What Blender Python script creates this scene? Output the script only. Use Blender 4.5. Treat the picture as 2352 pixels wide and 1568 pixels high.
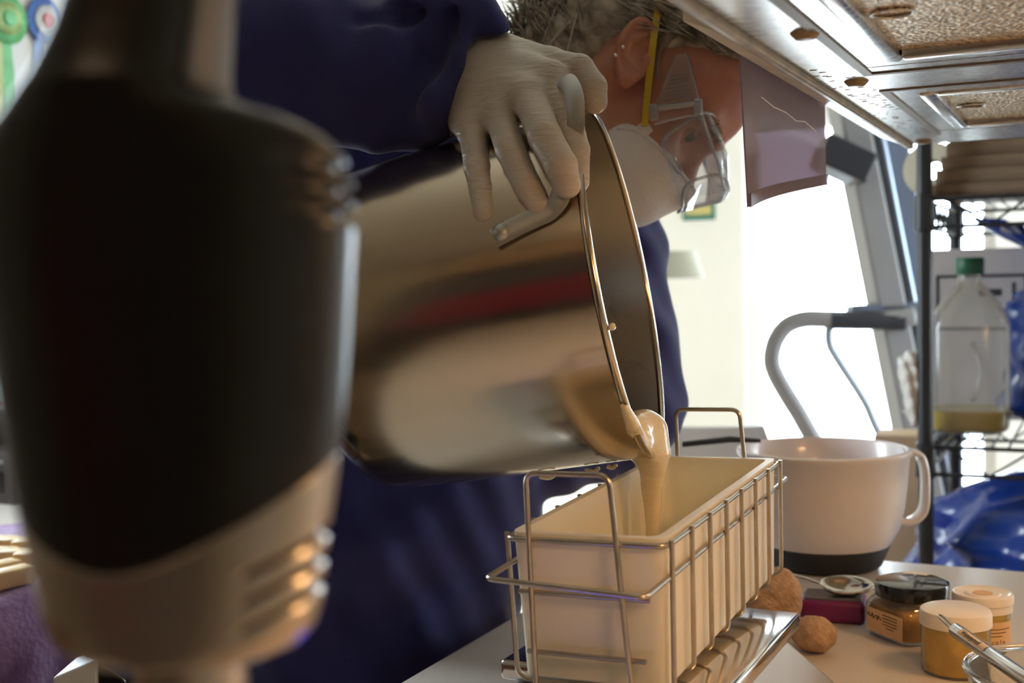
import bpy, bmesh, math, random
import numpy as np
from mathutils import Vector, Matrix
random.seed(7); np.random.seed(7)
for _o in list(bpy.data.objects): bpy.data.objects.remove(_o)
scene = bpy.context.scene
COL = scene.collection
# ------------------------------------------------------------------ camera
FPX = 2800.0
CAM_H = 1.25
R = math.radians
cam_rot = Matrix.Rotation(R(26.0), 4, 'Z') @ Matrix.Rotation(R(90-2.74), 4, 'X') @ Matrix.Rotation(R(-1.2), 4, 'Z')
cam_mat = Matrix.Translation((0, 0, CAM_H)) @ cam_rot
cd = bpy.data.cameras.new('camera'); cam = bpy.data.objects.new('camera', cd); COL.objects.link(cam)
cam.matrix_world = cam_mat
cd.lens = FPX/2352*36; cd.sensor_width = 36; cd.clip_start = 0.02; cd.clip_end = 200
cd.dof.use_dof = True; cd.dof.focus_distance = 0.92; cd.dof.aperture_fstop = 7.0; cd.dof.aperture_blades = 0
scene.camera = cam
# ------------------------------------------------------------------ light
scene.view_settings.view_transform = 'Standard'; scene.view_settings.look = 'None'
scene.view_settings.gamma = 1.0; scene.view_settings.use_curve_mapping = False
scene.view_settings.exposure = 0.0
world = bpy.data.worlds.new('overcast_sky'); scene.world = world; world.use_nodes = True
_bg = world.node_tree.nodes['Background']
_bg.inputs['Color'].default_value = (0.82, 0.92, 1.0, 1); _bg.inputs['Strength'].default_value = 21.0
def area(name, loc, rot, sx, sy, power, color=(1, 1, 1), portal=False):
    l = bpy.data.lights.new(name, 'AREA'); l.shape = 'RECTANGLE'; l.size = sx; l.size_y = sy
    l.energy = power; l.color = color
    if portal: l.cycles.is_portal = True
    o = bpy.data.objects.new(name, l); COL.objects.link(o); o.location = loc; o.rotation_euler = rot
    return o
# room numbers (metres): x to the right along the counter's width, y along its length
WL, WR, WN, WF, CEIL = -1.80, 1.60, -1.60, 4.50, 2.45
CT = 0.915                       # counter height
W1 = (-1.22, -0.34, 0.06, 1.84)  # glazed door in the far wall  x0 x1 z0 z1
W2 = (1.00, 1.60, 0.98, 2.05)    # window in the left wall      y0 y1 z0 z1
area('portal_far', ((W1[0]+W1[1])/2, WF+0.05, (W1[2]+W1[3])/2), (R(-90), 0, 0), W1[1]-W1[0], W1[3]-W1[2], 1, portal=True)
W3 = (2.75, 4.25, 0.50, 2.20)    # unseen window added in right wall for light      y0 y1 z0 z1
area('portal_right', (WR+0.05, (W3[0]+W3[1])/2, (W3[2]+W3[3])/2), (R(90), 0, R(90)), W3[1]-W3[0], W3[3]-W3[2], 1, portal=True)
area('portal_left', (WL-0.05, (W2[0]+W2[1])/2, (W2[2]+W2[3])/2), (R(90), 0, R(-90)), W2[1]-W2[0], W2[3]-W2[2], 1, portal=True)
# ------------------------------------------------------------------ pixel helpers
def K(px, py, z):               # camera-space metric point (right, up, depth)
    return np.array([(px-1176)/FPX*z, (784-py)/FPX*z, z])
CM = np.array(cam_mat)
def cam2world(P):
    P = np.atleast_2d(np.asarray(P, float))
    Q = np.stack([P[:, 0], P[:, 1], -P[:, 2], np.ones(len(P))], 1)
    return (Q @ CM.T)[:, :3]
CMI = np.linalg.inv(CM)
def world2cam(P):
    P = np.atleast_2d(np.asarray(P, float))
    Q = np.concatenate([P, np.ones((len(P), 1))], 1) @ CMI.T
    return np.stack([Q[:, 0], Q[:, 1], -Q[:, 2]], 1)
def Wp(px, py, z): return cam2world(K(px, py, z))[0]
def onplane(px, py, axis, val):  # the pixel's ray cut by the plane world[axis]=val
    o = CM[:3, 3]; d = Wp(px, py, 1.0)-o
    return o+d*((val-o[axis])/d[axis])
# ------------------------------------------------------------------ materials
MATS = {}
def nodes_of(m): return m.node_tree.nodes, m.node_tree.links
def mat(name, col=(.8, .8, .8), rough=.5, metal=0., bump=0., bscale=80., vary=0., vscale=6., spec=.5, sss=0., sssr=(.02, .015, .01),
        coat=0., trans=0., aniso=0., rvary=0., col2=None, stretch=None, sheen=0., ior=1.45, detail=4.):
    if name in MATS: return MATS[name]
    m = bpy.data.materials.new(name); m.use_nodes = True
    N, L = nodes_of(m); b = N['Principled BSDF']
    def c4(c): return (c[0], c[1], c[2], 1)
    b.inputs['Base Color'].default_value = c4(col); b.inputs['Roughness'].default_value = rough
    b.inputs['Metallic'].default_value = metal; b.inputs['Specular IOR Level'].default_value = spec
    b.inputs['Coat Weight'].default_value = coat; b.inputs['Transmission Weight'].default_value = trans
    b.inputs['IOR'].default_value = ior; b.inputs['Anisotropic'].default_value = aniso
    if sheen: b.inputs['Sheen Weight'].default_value = sheen
    if sss:
        b.inputs['Subsurface Weight'].default_value = sss; b.inputs['Subsurface Radius'].default_value = sssr
        b.inputs['Subsurface Scale'].default_value = 1.0
    tc = N.new('ShaderNodeTexCoord'); mp = N.new('ShaderNodeMapping'); L.new(tc.outputs['Object'], mp.inputs['Vector'])
    if stretch: mp.inputs['Scale'].default_value = stretch
    if vary or col2 or rvary:
        n = N.new('ShaderNodeTexNoise'); n.inputs['Scale'].default_value = vscale; n.inputs['Detail'].default_value = detail
        L.new(mp.outputs['Vector'], n.inputs['Vector'])
        if vary or col2:
            r = N.new('ShaderNodeValToRGB')
            c2 = col2 if col2 else tuple(max(0, x*(1-vary)) for x in col)
            c1 = col if col2 else tuple(min(1, x*(1+vary*.5)) for x in col)
            r.color_ramp.elements[0].position = .35; r.color_ramp.elements[1].position = .68
            r.color_ramp.elements[0].color = c4(c2); r.color_ramp.elements[1].color = c4(c1)
            L.new(n.outputs['Fac'], r.inputs['Fac']); L.new(r.outputs['Color'], b.inputs['Base Color'])
        if rvary:
            mr = N.new('ShaderNodeMapRange'); mr.inputs['To Min'].default_value = max(0, rough-rvary); mr.inputs['To Max'].default_value = rough+rvary
            L.new(n.outputs['Fac'], mr.inputs['Value']); L.new(mr.outputs['Result'], b.inputs['Roughness'])
    if bump:
        n2 = N.new('ShaderNodeTexNoise'); n2.inputs['Scale'].default_value = bscale; n2.inputs['Detail'].default_value = 3
        L.new(mp.outputs['Vector'], n2.inputs['Vector'])
        bp = N.new('ShaderNodeBump'); bp.inputs['Strength'].default_value = min(1, bump); bp.inputs['Distance'].default_value = .002
        L.new(n2.outputs['Fac'], bp.inputs['Height']); L.new(bp.outputs['Normal'], b.inputs['Normal'])
    MATS[name] = m; return m
def clear_mat(name, tint=(1, 1, 1), gloss=.08, rough=.05, haze=0., hazecol=(1, 1, 1), facing=.25):
    if name in MATS: return MATS[name]
    m = bpy.data.materials.new(name); m.use_nodes = True
    N, L = nodes_of(m); N.remove(N['Principled BSDF']); out = N['Material Output']
    t = N.new('ShaderNodeBsdfTransparent'); t.inputs['Color'].default_value = (*tint, 1)
    g = N.new('ShaderNodeBsdfGlossy'); g.inputs['Roughness'].default_value = rough
    lw = N.new('ShaderNodeLayerWeight'); lw.inputs['Blend'].default_value = facing
    mr = N.new('ShaderNodeMapRange'); mr.inputs['To Min'].default_value = gloss; mr.inputs['To Max'].default_value = .9
    L.new(lw.outputs['Fresnel'], mr.inputs['Value'])
    mix = N.new('ShaderNodeMixShader'); L.new(mr.outputs['Result'], mix.inputs[0]); L.new(t.outputs[0], mix.inputs[1]); L.new(g.outputs[0], mix.inputs[2])
    last = mix
    if haze:
        d = N.new('ShaderNodeBsdfDiffuse'); d.inputs['Color'].default_value = (*hazecol, 1)
        tl = N.new('ShaderNodeBsdfTranslucent'); tl.inputs['Color'].default_value = (*hazecol, 1)
        mm = N.new('ShaderNodeMixShader'); mm.inputs[0].default_value = .5; L.new(d.outputs[0], mm.inputs[1]); L.new(tl.outputs[0], mm.inputs[2])
        mx = N.new('ShaderNodeMixShader'); mx.inputs[0].default_value = haze; L.new(last.outputs[0], mx.inputs[1]); L.new(mm.outputs[0], mx.inputs[2]); last = mx
    L.new(last.outputs[0], out.inputs['Surface']); MATS[name] = m; return m
def emis(name, col, s):
    if name in MATS: return MATS[name]
    m = bpy.data.materials.new(name); m.use_nodes = True; N, L = nodes_of(m); b = N['Principled BSDF']
    b.inputs['Base Color'].default_value = (*col, 1); b.inputs['Emission Color'].default_value = (*col, 1); b.inputs['Emission Strength'].default_value = s
    MATS[name] = m; return m
# ------------------------------------------------------------------ mesh builder
class MB:
    def __init__(s): s.v = []; s.f = []
    def add(s, V, F):
        o = len(s.v); s.v += [tuple(map(float, p)) for p in V]; s.f += [tuple(i+o for i in f) for f in F]; return s
    def box(s, c, d, rot=None, bev=0., seg=2):
        bm = bmesh.new(); bmesh.ops.create_cube(bm, size=1)
        for v in bm.verts: v.co = Vector((v.co.x*d[0], v.co.y*d[1], v.co.z*d[2]))
        if bev: bmesh.ops.bevel(bm, geom=list(bm.edges), offset=bev, segments=seg, affect='EDGES', profile=.5)
        M = Matrix.Translation(Vector(c)) @ (rot.to_4x4() if rot is not None else Matrix.Identity(4))
        bm.verts.index_update()
        V = [M @ v.co for v in bm.verts]; F = [[v.index for v in f.verts] for f in bm.faces]; bm.free(); return s.add(V, F)
    def bb(s, x0, x1, y0, y1, z0, z1, bev=0., seg=2): return s.box(((x0+x1)/2, (y0+y1)/2, (z0+z1)/2), (x1-x0, y1-y0, z1-z0), None, bev, seg)
    def lathe(s, prof, M=None, n=48, a0=0, a1=2*math.pi, closed=False):
        full = abs(a1-a0-2*math.pi) < 1e-6; V = []; F = []; m = len(prof); cols = n if full else n+1
        for i in range(cols):
            a = a0+(a1-a0)*i/n
            for r, z in prof: V.append(Vector((r*math.cos(a), r*math.sin(a), z)))
        for i in range(n):
            j = (i+1) % cols
            for k in range(m if closed else m-1):
                k2 = (k+1) % m; F.append((i*m+k, j*m+k, j*m+k2, i*m+k2))
        if M is not None: V = [M @ v for v in V]
        return s.add(V, F)
    def tube(s, pts, r, n=8, closed=False, flat=None, up=None):
        P = [Vector(p) for p in pts]; m = len(P); V = []; F = []
        rs = r if hasattr(r, '__len__') else [r]*m
        T = []
        for i in range(m):
            a = P[(i-1) % m] if (closed or i) else P[0]; b = P[(i+1) % m] if (closed or i < m-1) else P[-1]
            t = (b-a); T.append(t.normalized() if t.length > 1e-9 else Vector((0, 0, 1)))
        u = Vector(up) if up is not None else (Vector((0, 0, 1)) if abs(T[0].z) < .9 else Vector((1, 0, 0)))
        for i in range(m):
            u = (u-T[i]*u.dot(T[i])); u.normalize(); w = T[i].cross(u)
            fa = flat if flat else 1.0
            for k in range(n):
                a = 2*math.pi*k/n; V.append(P[i]+u*(math.cos(a)*rs[i]*fa)+w*(math.sin(a)*rs[i]))
        for i in range(m if closed else m-1):
            i2 = (i+1) % m
            for k in range(n): F.append((i*n+k, i*n+(k+1) % n, i2*n+(k+1) % n, i2*n+k))
        if not closed:
            F.append(tuple(range(n-1, -1, -1))); F.append(tuple((m-1)*n+k for k in range(n)))
        return s.add(V, F)
    def grid(s, G, thick=None):       # G[i][j] -> point
        ni, nj = len(G), len(G[0]); V = [p for row in G for p in row]
        F = [(i*nj+j, i*nj+j+1, (i+1)*nj+j+1, (i+1)*nj+j) for i in range(ni-1) for j in range(nj-1)]
        if thick is None: return s.add(V, F)
        A = np.array([[np.array(p, float) for p in row] for row in G])
        gi = np.gradient(A, axis=0); gj = np.gradient(A, axis=1); nn = np.cross(gj, gi); nn /= np.linalg.norm(nn, axis=2, keepdims=True)+1e-12
        B = A+nn*thick; nV = ni*nj
        V = list(A.reshape(-1, 3))+list(B.reshape(-1, 3)); F2 = list(F)+[tuple(nV+k for k in f[::-1]) for f in F]
        for i in range(ni-1):
            for j in (0, nj-1): F2.append((i*nj+j, (i+1)*nj+j, nV+(i+1)*nj+j, nV+i*nj+j))
        for j in range(nj-1):
            for i in (0, ni-1): F2.append((i*nj+j, i*nj+j+1, nV+i*nj+j+1, nV+i*nj+j))
        return s.add(V, F2)
    def prism(s, poly, axis, a, b):   # poly of 2D points, extruded along axis from a to b
        n = len(poly)
        def P(p, t):
            q = [0, 0, 0]; o = [i for i in range(3) if i != axis]; q[o[0]] = p[0]; q[o[1]] = p[1]; q[axis] = t; return q
        V = [P(p, a) for p in poly]+[P(p, b) for p in poly]
        F = [tuple(range(n)), tuple(range(2*n-1, n-1, -1))]+[(i, (i+1) % n, n+(i+1) % n, n+i) for i in range(n)]
        return s.add(V, F)
    def obj(s, name, m, parent=None, smooth=None, bev=0., fix=True):
        me = bpy.data.meshes.new(name); V = np.array(s.v, float)
        o = bpy.data.objects.new(name, me)
        if parent is not None: off = np.array(world_loc(parent))
        else: off = np.array([(V[:, 0].min()+V[:, 0].max())/2, (V[:, 1].min()+V[:, 1].max())/2, V[:, 2].min()])
        me.from_pydata([tuple(p) for p in (V-off)], [], s.f); me.update()
        if fix:
            bm = bmesh.new(); bm.from_mesh(me); bmesh.ops.recalc_face_normals(bm, faces=bm.faces); bm.to_mesh(me); bm.free()
        me.materials.append(m)
        if parent is not None: o.parent = parent
        else: o.location = off
        COL.objects.link(o)
        if smooth is not None:
            me.polygons.foreach_set('use_smooth', [True]*len(me.polygons))
            if smooth < 180:
                me.set_sharp_from_angle(angle=R(smooth))
        if bev:
            md = o.modifiers.new('bevel', 'BEVEL'); md.width = bev; md.segments = 2; md.limit_method = 'ANGLE'; md.angle_limit = R(40)
        return o
def world_loc(o):
    p = Vector(o.location)
    while o.parent is not None: o = o.parent; p += Vector(o.location)
    return p
def tag(o, label, cat, group=None):
    o['label'] = label; o['category'] = cat
    if group: o['group'] = group
    return o
def thing(name, label, cat, loc=(0, 0, 0), group=None):
    o = bpy.data.objects.new(name, None); COL.objects.link(o); o.location = loc; o.empty_display_size = .05
    return tag(o, label, cat, group)
def struct(o): o['kind'] = 'structure'; return o
def copy_tree(o, loc, label=None, parent=None):
    c = o.copy(); COL.objects.link(c)
    if parent is None: c.location = loc
    else: c.parent = parent
    if label: c['label'] = label
    for ch in list(o.children): copy_tree(ch, None, None, c)
    return c
def fillet(pts, rad, seg=5, closed=False):
    P = [Vector(p) for p in pts]; out = []; n = len(P)
    for i in range(n):
        if not closed and i in (0, n-1): out.append(P[i]); continue
        a, b, c = P[i-1], P[i], P[(i+1) % n]; da = (a-b); dc = (c-b); t = min(rad, da.length*.48, dc.length*.48)
        p0 = b+da.normalized()*t; p2 = b+dc.normalized()*t
        for k in range(seg+1):
            u = k/seg; out.append(p0*(1-u)**2+b*2*u*(1-u)+p2*u*u)
    return out
def spline(pts, n=8, closed=False):
    P = np.array([list(p) for p in pts], float); m = len(P); out = []
    for i in range(m if closed else m-1):
        g = lambda k: P[k % m] if closed else P[min(max(k, 0), m-1)]
        p0, p1, p2, p3 = g(i-1), g(i), g(i+1), g(i+2)
        for k in range(n):
            t = k/n; out.append(.5*(2*p1+(p2-p0)*t+(2*p0-5*p1+4*p2-p3)*t*t+(3*p1-p0-3*p2+p3)*t**3))
    if not closed: out.append(P[-1])
    return out
def textpart(name, body, size, M, m, parent, extrude=.0001, align='CENTER'):
    cu = bpy.data.curves.new('t', 'FONT'); cu.body = body; cu.size = size; cu.extrude = extrude; cu.align_x = align; cu.align_y = 'CENTER'
    to = bpy.data.objects.new('t', cu); COL.objects.link(to); dg = bpy.context.evaluated_depsgraph_get(); dg.update()
    me = bpy.data.meshes.new_from_object(to.evaluated_get(dg)); bpy.data.objects.remove(to)
    off = Matrix.Translation(-world_loc(parent)); me.transform(off @ M); me.materials.clear(); me.materials.append(m); me.name = name
    o = bpy.data.objects.new(name, me); o.parent = parent; COL.objects.link(o); return o
# ------------------------------------------------------------------ signed distance modelling
def cap(P, a, b, ra, rb):
    a = np.asarray(a, float); b = np.asarray(b, float); ab = b-a; L2 = float(ab @ ab)+1e-12
    t = np.clip(((P-a) @ ab)/L2, 0, 1); return np.linalg.norm(P-a-t[..., None]*ab, axis=-1)-(ra+(rb-ra)*t)
def ell(P, c, r):
    c = np.asarray(c, float); r = np.asarray(r, float); q = (P-c)
    k0 = np.linalg.norm(q/r, axis=-1); k1 = np.linalg.norm(q/(r*r), axis=-1)+1e-9; return k0*(k0-1)/k1
def smin(a, b, k):
    h = np.clip(.5+.5*(b-a)/k, 0, 1); return b*(1-h)+a*h-k*h*(1-h)
def smax(a, b, k): return -smin(-a, -b, k)
def chain(P, pts, rs, k=.004):
    d = None
    for i in range(len(pts)-1):
        e = cap(P, pts[i], pts[i+1], rs[i], rs[i+1]); d = e if d is None else np.minimum(d, e)
    return d
def nets(fn, lo, hi, h):
    lo = np.array(lo, float); hi = np.array(hi, float); n = np.ceil((hi-lo)/h).astype(int)+1
    ax = [lo[i]+h*np.arange(n[i]) for i in range(3)]
    G = np.stack(np.meshgrid(*ax, indexing='ij'), -1).astype(np.float32)
    V = np.empty(tuple(n), np.float32)
    for i in range(0, n[0], 16): V[i:i+16] = fn(G[i:i+16].astype(np.float64))
    S = V < 0
    c = [(i, j, k) for i in (0, 1) for j in (0, 1) for k in (0, 1)]
    sl = lambda o: tuple(slice(o[a], n[a]-1+o[a]) for a in range(3))
    cnt = sum(S[sl(o)].astype(np.int8) for o in c); act = (cnt > 0) & (cnt < 8)
    idx = -np.ones(act.shape, np.int64); ii = np.argwhere(act); idx[act] = np.arange(len(ii))
    acc = np.zeros((len(ii), 3)); num = np.zeros(len(ii))
    for p in c:
        for a in range(3):
            if p[a] == 0:
                q = list(p); q[a] = 1
                v0 = V[tuple((ii+np.array(p)).T)]; v1 = V[tuple((ii+np.array(q)).T)]
                x = (v0 < 0) != (v1 < 0); t = np.where(x, v0/np.where(x, v0-v1, 1), 0)
                pt = np.array(p, float)[None, :].repeat(len(ii), 0); pt[:, a] += t
                acc[x] += pt[x]; num[x] += 1
    vert = lo+h*(ii+acc/num[:, None])
    F = []
    for a in range(3):
        b, d = (a+1) % 3, (a+2) % 3
        s0 = [slice(None)]*3; s1 = [slice(None)]*3; s0[a] = slice(0, n[a]-1); s1[a] = slice(1, n[a])
        x = S[tuple(s0)] != S[tuple(s1)]; e = np.argwhere(x)
        e = e[(e[:, b] > 0) & (e[:, d] > 0) & (e[:, b] < n[b]-1) & (e[:, d] < n[d]-1)]
        if not len(e): continue
        def cell(db, dd): q = e.copy(); q[:, b] += db; q[:, d] += dd; return idx[tuple(q.T)]
        Q = np.stack([cell(-1, -1), cell(0, -1), cell(0, 0), cell(-1, 0)], 1)
        fl = S[tuple(e.T)]; Q[~fl] = Q[~fl][:, ::-1]; F.append(Q)
    return vert, np.concatenate(F)
def sdf_obj(name, fn, lo, hi, h, m, parent=None, xf=cam2world, relax=1):
    V, F = nets(fn, lo, hi, h)
    for _ in range(relax):           # project back on the surface after the net
        e = 1e-4; g = np.stack([fn(V+np.eye(3)[i]*e)-fn(V-np.eye(3)[i]*e) for i in range(3)], 1)/(2*e)
        d = fn(V); V = V-np.clip(d, -h, h)[:, None]*g/(np.sum(g*g, 1, keepdims=True)+1e-6)
    Wv = xf(V) if xf else V
    mb = MB(); mb.v = [tuple(p) for p in Wv]; mb.f = [tuple(map(int, f)) for f in F]
    return mb.obj(name, m, parent, smooth=180)
# ------------------------------------------------------------------ the room
m_wall = mat('cream_wall_paint', (.86, .83, .75), .7, vary=.05, vscale=2, bump=.1, bscale=120)
m_ceil = mat('ceiling_paint', (.72, .64, .52), .8, vary=.04, vscale=2)
m_floor = mat('tan_wood_floor', (.64, .50, .34), .35, vary=.3, vscale=3, stretch=(8, .8, 1))
m_frame = mat('white_window_frame', (.85, .85, .85), .4, vary=.03)
m_glass = clear_mat('window_glass', (.97, .99, 1), gloss=.04, rough=0)
m_bpaint = mat('white_trim_paint', (.8, .78, .72), .4, vary=.04)
T = .12
struct(MB().bb(WL-T, WR+T, WN-T, WF+T, -.1, 0).obj('floor', m_floor))
struct(MB().bb(WL-T, WR+T, WN-T, WF+T, CEIL, CEIL+.1).obj('ceiling', m_ceil))
def holed(axis, c0, c1, a0, a1, hole):
    mb = MB(); h0, h1, z0, z1 = hole
    for (p, q, r, s_) in ((a0, h0, 0, CEIL), (h1, a1, 0, CEIL), (h0, h1, 0, z0), (h0, h1, z1, CEIL)):
        if axis == 1: mb.bb(p, q, c0, c1, r, s_)
        else: mb.bb(c0, c1, p, q, r, s_)
    return mb
struct(holed(1, WF, WF+T, WL-T, WR+T, W1).obj('wall_far', m_wall))
struct(holed(0, WL-T, WL, WN-T, WF, W2).obj('wall_left', m_wall))
struct(holed(0, WR, WR+T, WN-T, WF, W3).obj('wall_right', m_wall))
struct(MB().bb(WL, WR, WN-T, WN, 0, CEIL).obj('wall_near', mat('ochre_wall_paint', (.55, .42, .26), .7, vary=.06)))
struct(MB().bb(WL, W1[0]-.08, WF-.015, WF, 0, .09).obj('baseboard_far', m_bpaint))
struct(MB().bb(WL, WL+.015, 2.3, WF-.015, 0, .09).obj('baseboard_left', m_bpaint))
def window(name, axis, c, hole, mull):
    h0, h1, z0, z1 = hole; root = bpy.data.objects.new(name, None); COL.objects.link(root); struct(root)
    root.location = ((h0+h1)/2, c, z0) if axis == 1 else (c, (h0+h1)/2, z0)
    def bar(p, q, r, s_, d=.05):
        mb = MB()
        return mb.bb(p, q, c-d/2, c+d/2, r, s_, .004) if axis == 1 else mb.bb(c-d/2, c+d/2, p, q, r, s_, .004)
    w = .045
    for (p, q, r, s_) in ((h0, h0+w, z0, z1), (h1-w, h1, z0, z1), (h0+w, h1-w, z0, z0+w), (h0+w, h1-w, z1-w, z1)):
        bar(p, q, r, s_).obj('frame', m_frame, root)
    xs = [h0+w]+[v for m_ in mull for v in (m_-.02, m_+.02)]+[h1-w]
    for m_ in mull: bar(m_-.02, m_+.02, z0+w, z1-w, .045).obj('mullion', m_frame, root)
    for i in range(0, len(xs), 2): bar(xs[i], xs[i+1], z0+w, z1-w, .006).obj('pane', m_glass, root)
    return root
window('window_1', 1, WF+.05, W1, [])
window('added_window_3', 0, WR+.05, W3, [(W3[0]+W3[1])/2])  # not in view; added so daylight reaches the far and left walls
window('window_2', 0, WL-.05, W2, [])
struct(MB().bb(WL-.02, WL+.05, W2[0]-.05, W2[1]+.05, W2[2]-.03, W2[2], .004).obj('trim_1', m_bpaint))
struct(MB().bb(-30, 30, WF+.3, 40, -.35, -.3).obj('ground_outside', mat('pale_patio', (.55, .56, .55), .8, vary=.1)))
# ------------------------------------------------------------------ worktops and cabinets
m_top = mat('off_white_laminate', (.63, .56, .48), .32, vary=.03, vscale=14, bump=.05, bscale=300)
m_cab = mat('oak_cabinet', (.46, .27, .13), .45, vary=.35, vscale=5, stretch=(9, 9, .7))
m_steel_knob = mat('brushed_nickel', (.7, .68, .64), .25, 1.)
CX0, CX1, CY0, CY1 = -.538, .44, -.45, 1.47
tag(MB().bb(CX0, CX1, CY0, CY1, CT-.035, CT, .006, 3).obj('worktop', m_top, smooth=40), 'pale laminate worktop carrying the scale, bowl and jars', 'worktop')
def cabinet(x0, x1, y0, y1, z0, z1, faces, label, m=m_cab, cat='cabinet'):
    t = thing('base_cabinet' if z0 < .5 else 'wall_cabinet', label, cat, ((x0+x1)/2, (y0+y1)/2, z0))
    MB().bb(x0, x1, y0, y1, z0, z1).obj('body', m, t)
    for (ax, c, a0, a1) in faces:
        d = MB(); k = MB(); s_ = 1 if c > ((x0+x1)/2 if ax == 0 else (y0+y1)/2) else -1
        if ax == 0: d.bb(min(c, c+.018*s_), max(c, c+.018*s_), a0+.004, a1-.004, z0+.08 if z0 < .5 else z0+.01, z1-.02, .003); k.box((c+s_*.032, a1-.05, (z0+z1)/2+.1), (.02, .02, .09), None, .006)
        else: d.bb(a0+.004, a1-.004, min(c, c+.018*s_), max(c, c+.018*s_), z0+.08 if z0 < .5 else z0+.01, z1-.02, .003); k.box((a1-.05, c+s_*.032, (z0+z1)/2+.1), (.02, .02, .09), None, .006)
        do = d.obj('door', m, t); k.obj('handle', m_steel_knob, do)
    return t
cabinet(CX0+.04, CX1-.04, CY0+.02, CY1-.03, 0, CT-.035, [(0, CX0+.04, .9, 1.4), (0, CX0+.04, .4, .9), (0, CX0+.04, -.1, .4)], 'oak base cabinet under the pale worktop')
OX1 = -1.05
tag(MB().bb(WL, OX1, -.6, 2.2, CT-.035, CT, .006, 3).obj('worktop', m_top, smooth=40), 'pale worktop under the window with a purple towel on it', 'worktop')
cabinet(WL+.004, OX1-.03, -.58, 2.18, 0, CT-.035, [(0, OX1-.03, .4+.55*i, .95+.55*i) for i in range(3)], 'oak base cabinet beneath the window worktop')
# unseen furniture and cloth added behind the camera for reflections in the steel pot
m_dark = mat('dark_walnut', (.055, .035, .028), .4, vary=.3, vscale=5, stretch=(8, 8, .8))
cabinet(-.95, .75, WN, WN+.35, 0, 1.95, [(1, WN+.35, -.95, -.38), (1, WN+.35, -.38, .19), (1, WN+.35, .19, .75)], 'unseen dark walnut cupboard added for the dark band reflected in the pot', m_dark, 'cupboard')
ap = MB(); GG = []
for i in range(14):
    u = i/13; GG.append([(-.80+.66*u, WN+.42+.02*math.sin(u*22), 1.46-.50*j/9) for j in range(10)])
tag(ap.grid(GG, .006).obj('added_apron', mat('maroon_cloth', (.30, .028, .05), .8, bump=.3, bscale=200), smooth=180), 'unseen maroon cloth added for the red band reflected in the pot', 'added_apron')  # unseen cloth, sized for the red band it reflects in the pot
cabinet(-.9, .75, WN, WN+.33, 2.0, 2.42, [(1, WN+.33, -.9, -.1), (1, WN+.33, -.1, .75)], 'oak wall cabinet above the dark cupboard')
# ceiling lamp
cl = thing('ceiling_lamp', 'frosted dome lamp on the kitchen ceiling', 'lamp', (-.3, -.7, CEIL))
MB().lathe([(0, CEIL-.09), (.08, CEIL-.085), (.13, CEIL-.06), (.15, CEIL-.025), (.15, CEIL-.02)], Matrix.Translation((-.3, -.7, 0)), 32).obj('shade', emis('warm_lamp_glow', (1, .68, .38), 5.0), cl, smooth=180)
MB().lathe([(0, CEIL), (.16, CEIL), (.16, CEIL-.02), (0, CEIL-.02)], Matrix.Translation((-.3, -.7, 0)), 32).obj('base', m_steel_knob, cl, smooth=40)
# ------------------------------------------------------------------ range hood
HZ = 1.40; HX0, HX1, HY0, HY1 = -.200, .40, .40, 1.475
m_hood = mat('brushed_steel_hood', (.62, .60, .57), .26, 1., rvary=.08, vscale=30, stretch=(2, 40, 2))
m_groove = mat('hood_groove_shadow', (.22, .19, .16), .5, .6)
m_cream = mat('aged_cream_plastic', (.74, .68, .52), .35, vary=.18, vscale=30)
m_brown = mat('greasy_brown_edge', (.30, .22, .12), .4, .3, vary=.3, vscale=40)
m_mesh = mat('filter_mesh', (.50, .40, .26), .35, .9)
N_, L_ = nodes_of(m_mesh); _v = N_.new('ShaderNodeTexVoronoi'); _v.inputs['Scale'].default_value = 300; _b = N_.new('ShaderNodeBump'); _b.inputs['Strength'].default_value = 1; _b.inputs['Distance'].default_value = .003
_t = N_.new('ShaderNodeTexCoord'); L_.new(_t.outputs['Object'], _v.inputs['Vector']); L_.new(_v.outputs['Distance'], _b.inputs['Height']); L_.new(_b.outputs['Normal'], N_['Principled BSDF'].inputs['Normal'])
_cr = N_.new('ShaderNodeValToRGB'); _cr.color_ramp.elements[0].color = (.10, .07, .035, 1); _cr.color_ramp.elements[1].color = (.75, .62, .42, 1); _cr.color_ramp.elements[0].position = .15; _cr.color_ramp.elements[1].position = .6; L_.new(_v.outputs['Distance'], _cr.inputs['Fac']); L_.new(_cr.outputs['Color'], N_['Principled BSDF'].inputs['Base Color'])
hood = thing('range_hood', 'stainless steel range hood with mesh grease filters over the worktop', 'range hood', (.1, .94, HZ))
FX0, FX1 = -.135, .30
F1, F2 = (.60, .885), (1.075, 1.325)
pl = MB()   # underside plate, pierced for the filters
ys = [HY0, F1[0]-.03, F1[1]+.03, F2[0]-.03, F2[1]+.03, HY1]
pl.bb(HX0, FX0-.03, HY0, HY1, HZ, HZ+.004)
pl.bb(FX1+.03, HX1, HY0, HY1, HZ, HZ+.004)
for a, b in ((ys[0], ys[1]), (ys[2], ys[3]), (ys[4], ys[5])): pl.bb(FX0-.03, FX1+.03, a, b, HZ, HZ+.004)
pl.obj('underside', m_hood, hood)
sh = MB(); sh.bb(HX0-.004, HX0, HY0, HY1, HZ, HZ+.09); sh.bb(HX1, HX1+.004, HY0, HY1, HZ, HZ+.09); sh.bb(HX0, HX1, HY1-.004, HY1, HZ+.004, HZ+.09); sh.bb(HX0, HX1, HY0, HY0+.004, HZ+.004, HZ+.09)
sh.bb(HX0, HX1, HY0, HY1, HZ+.09, HZ+.10); sh.bb(-.08, .28, .7, 1.2, HZ+.10, CEIL-.001); sh.obj('canopy', m_hood, hood)
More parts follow.
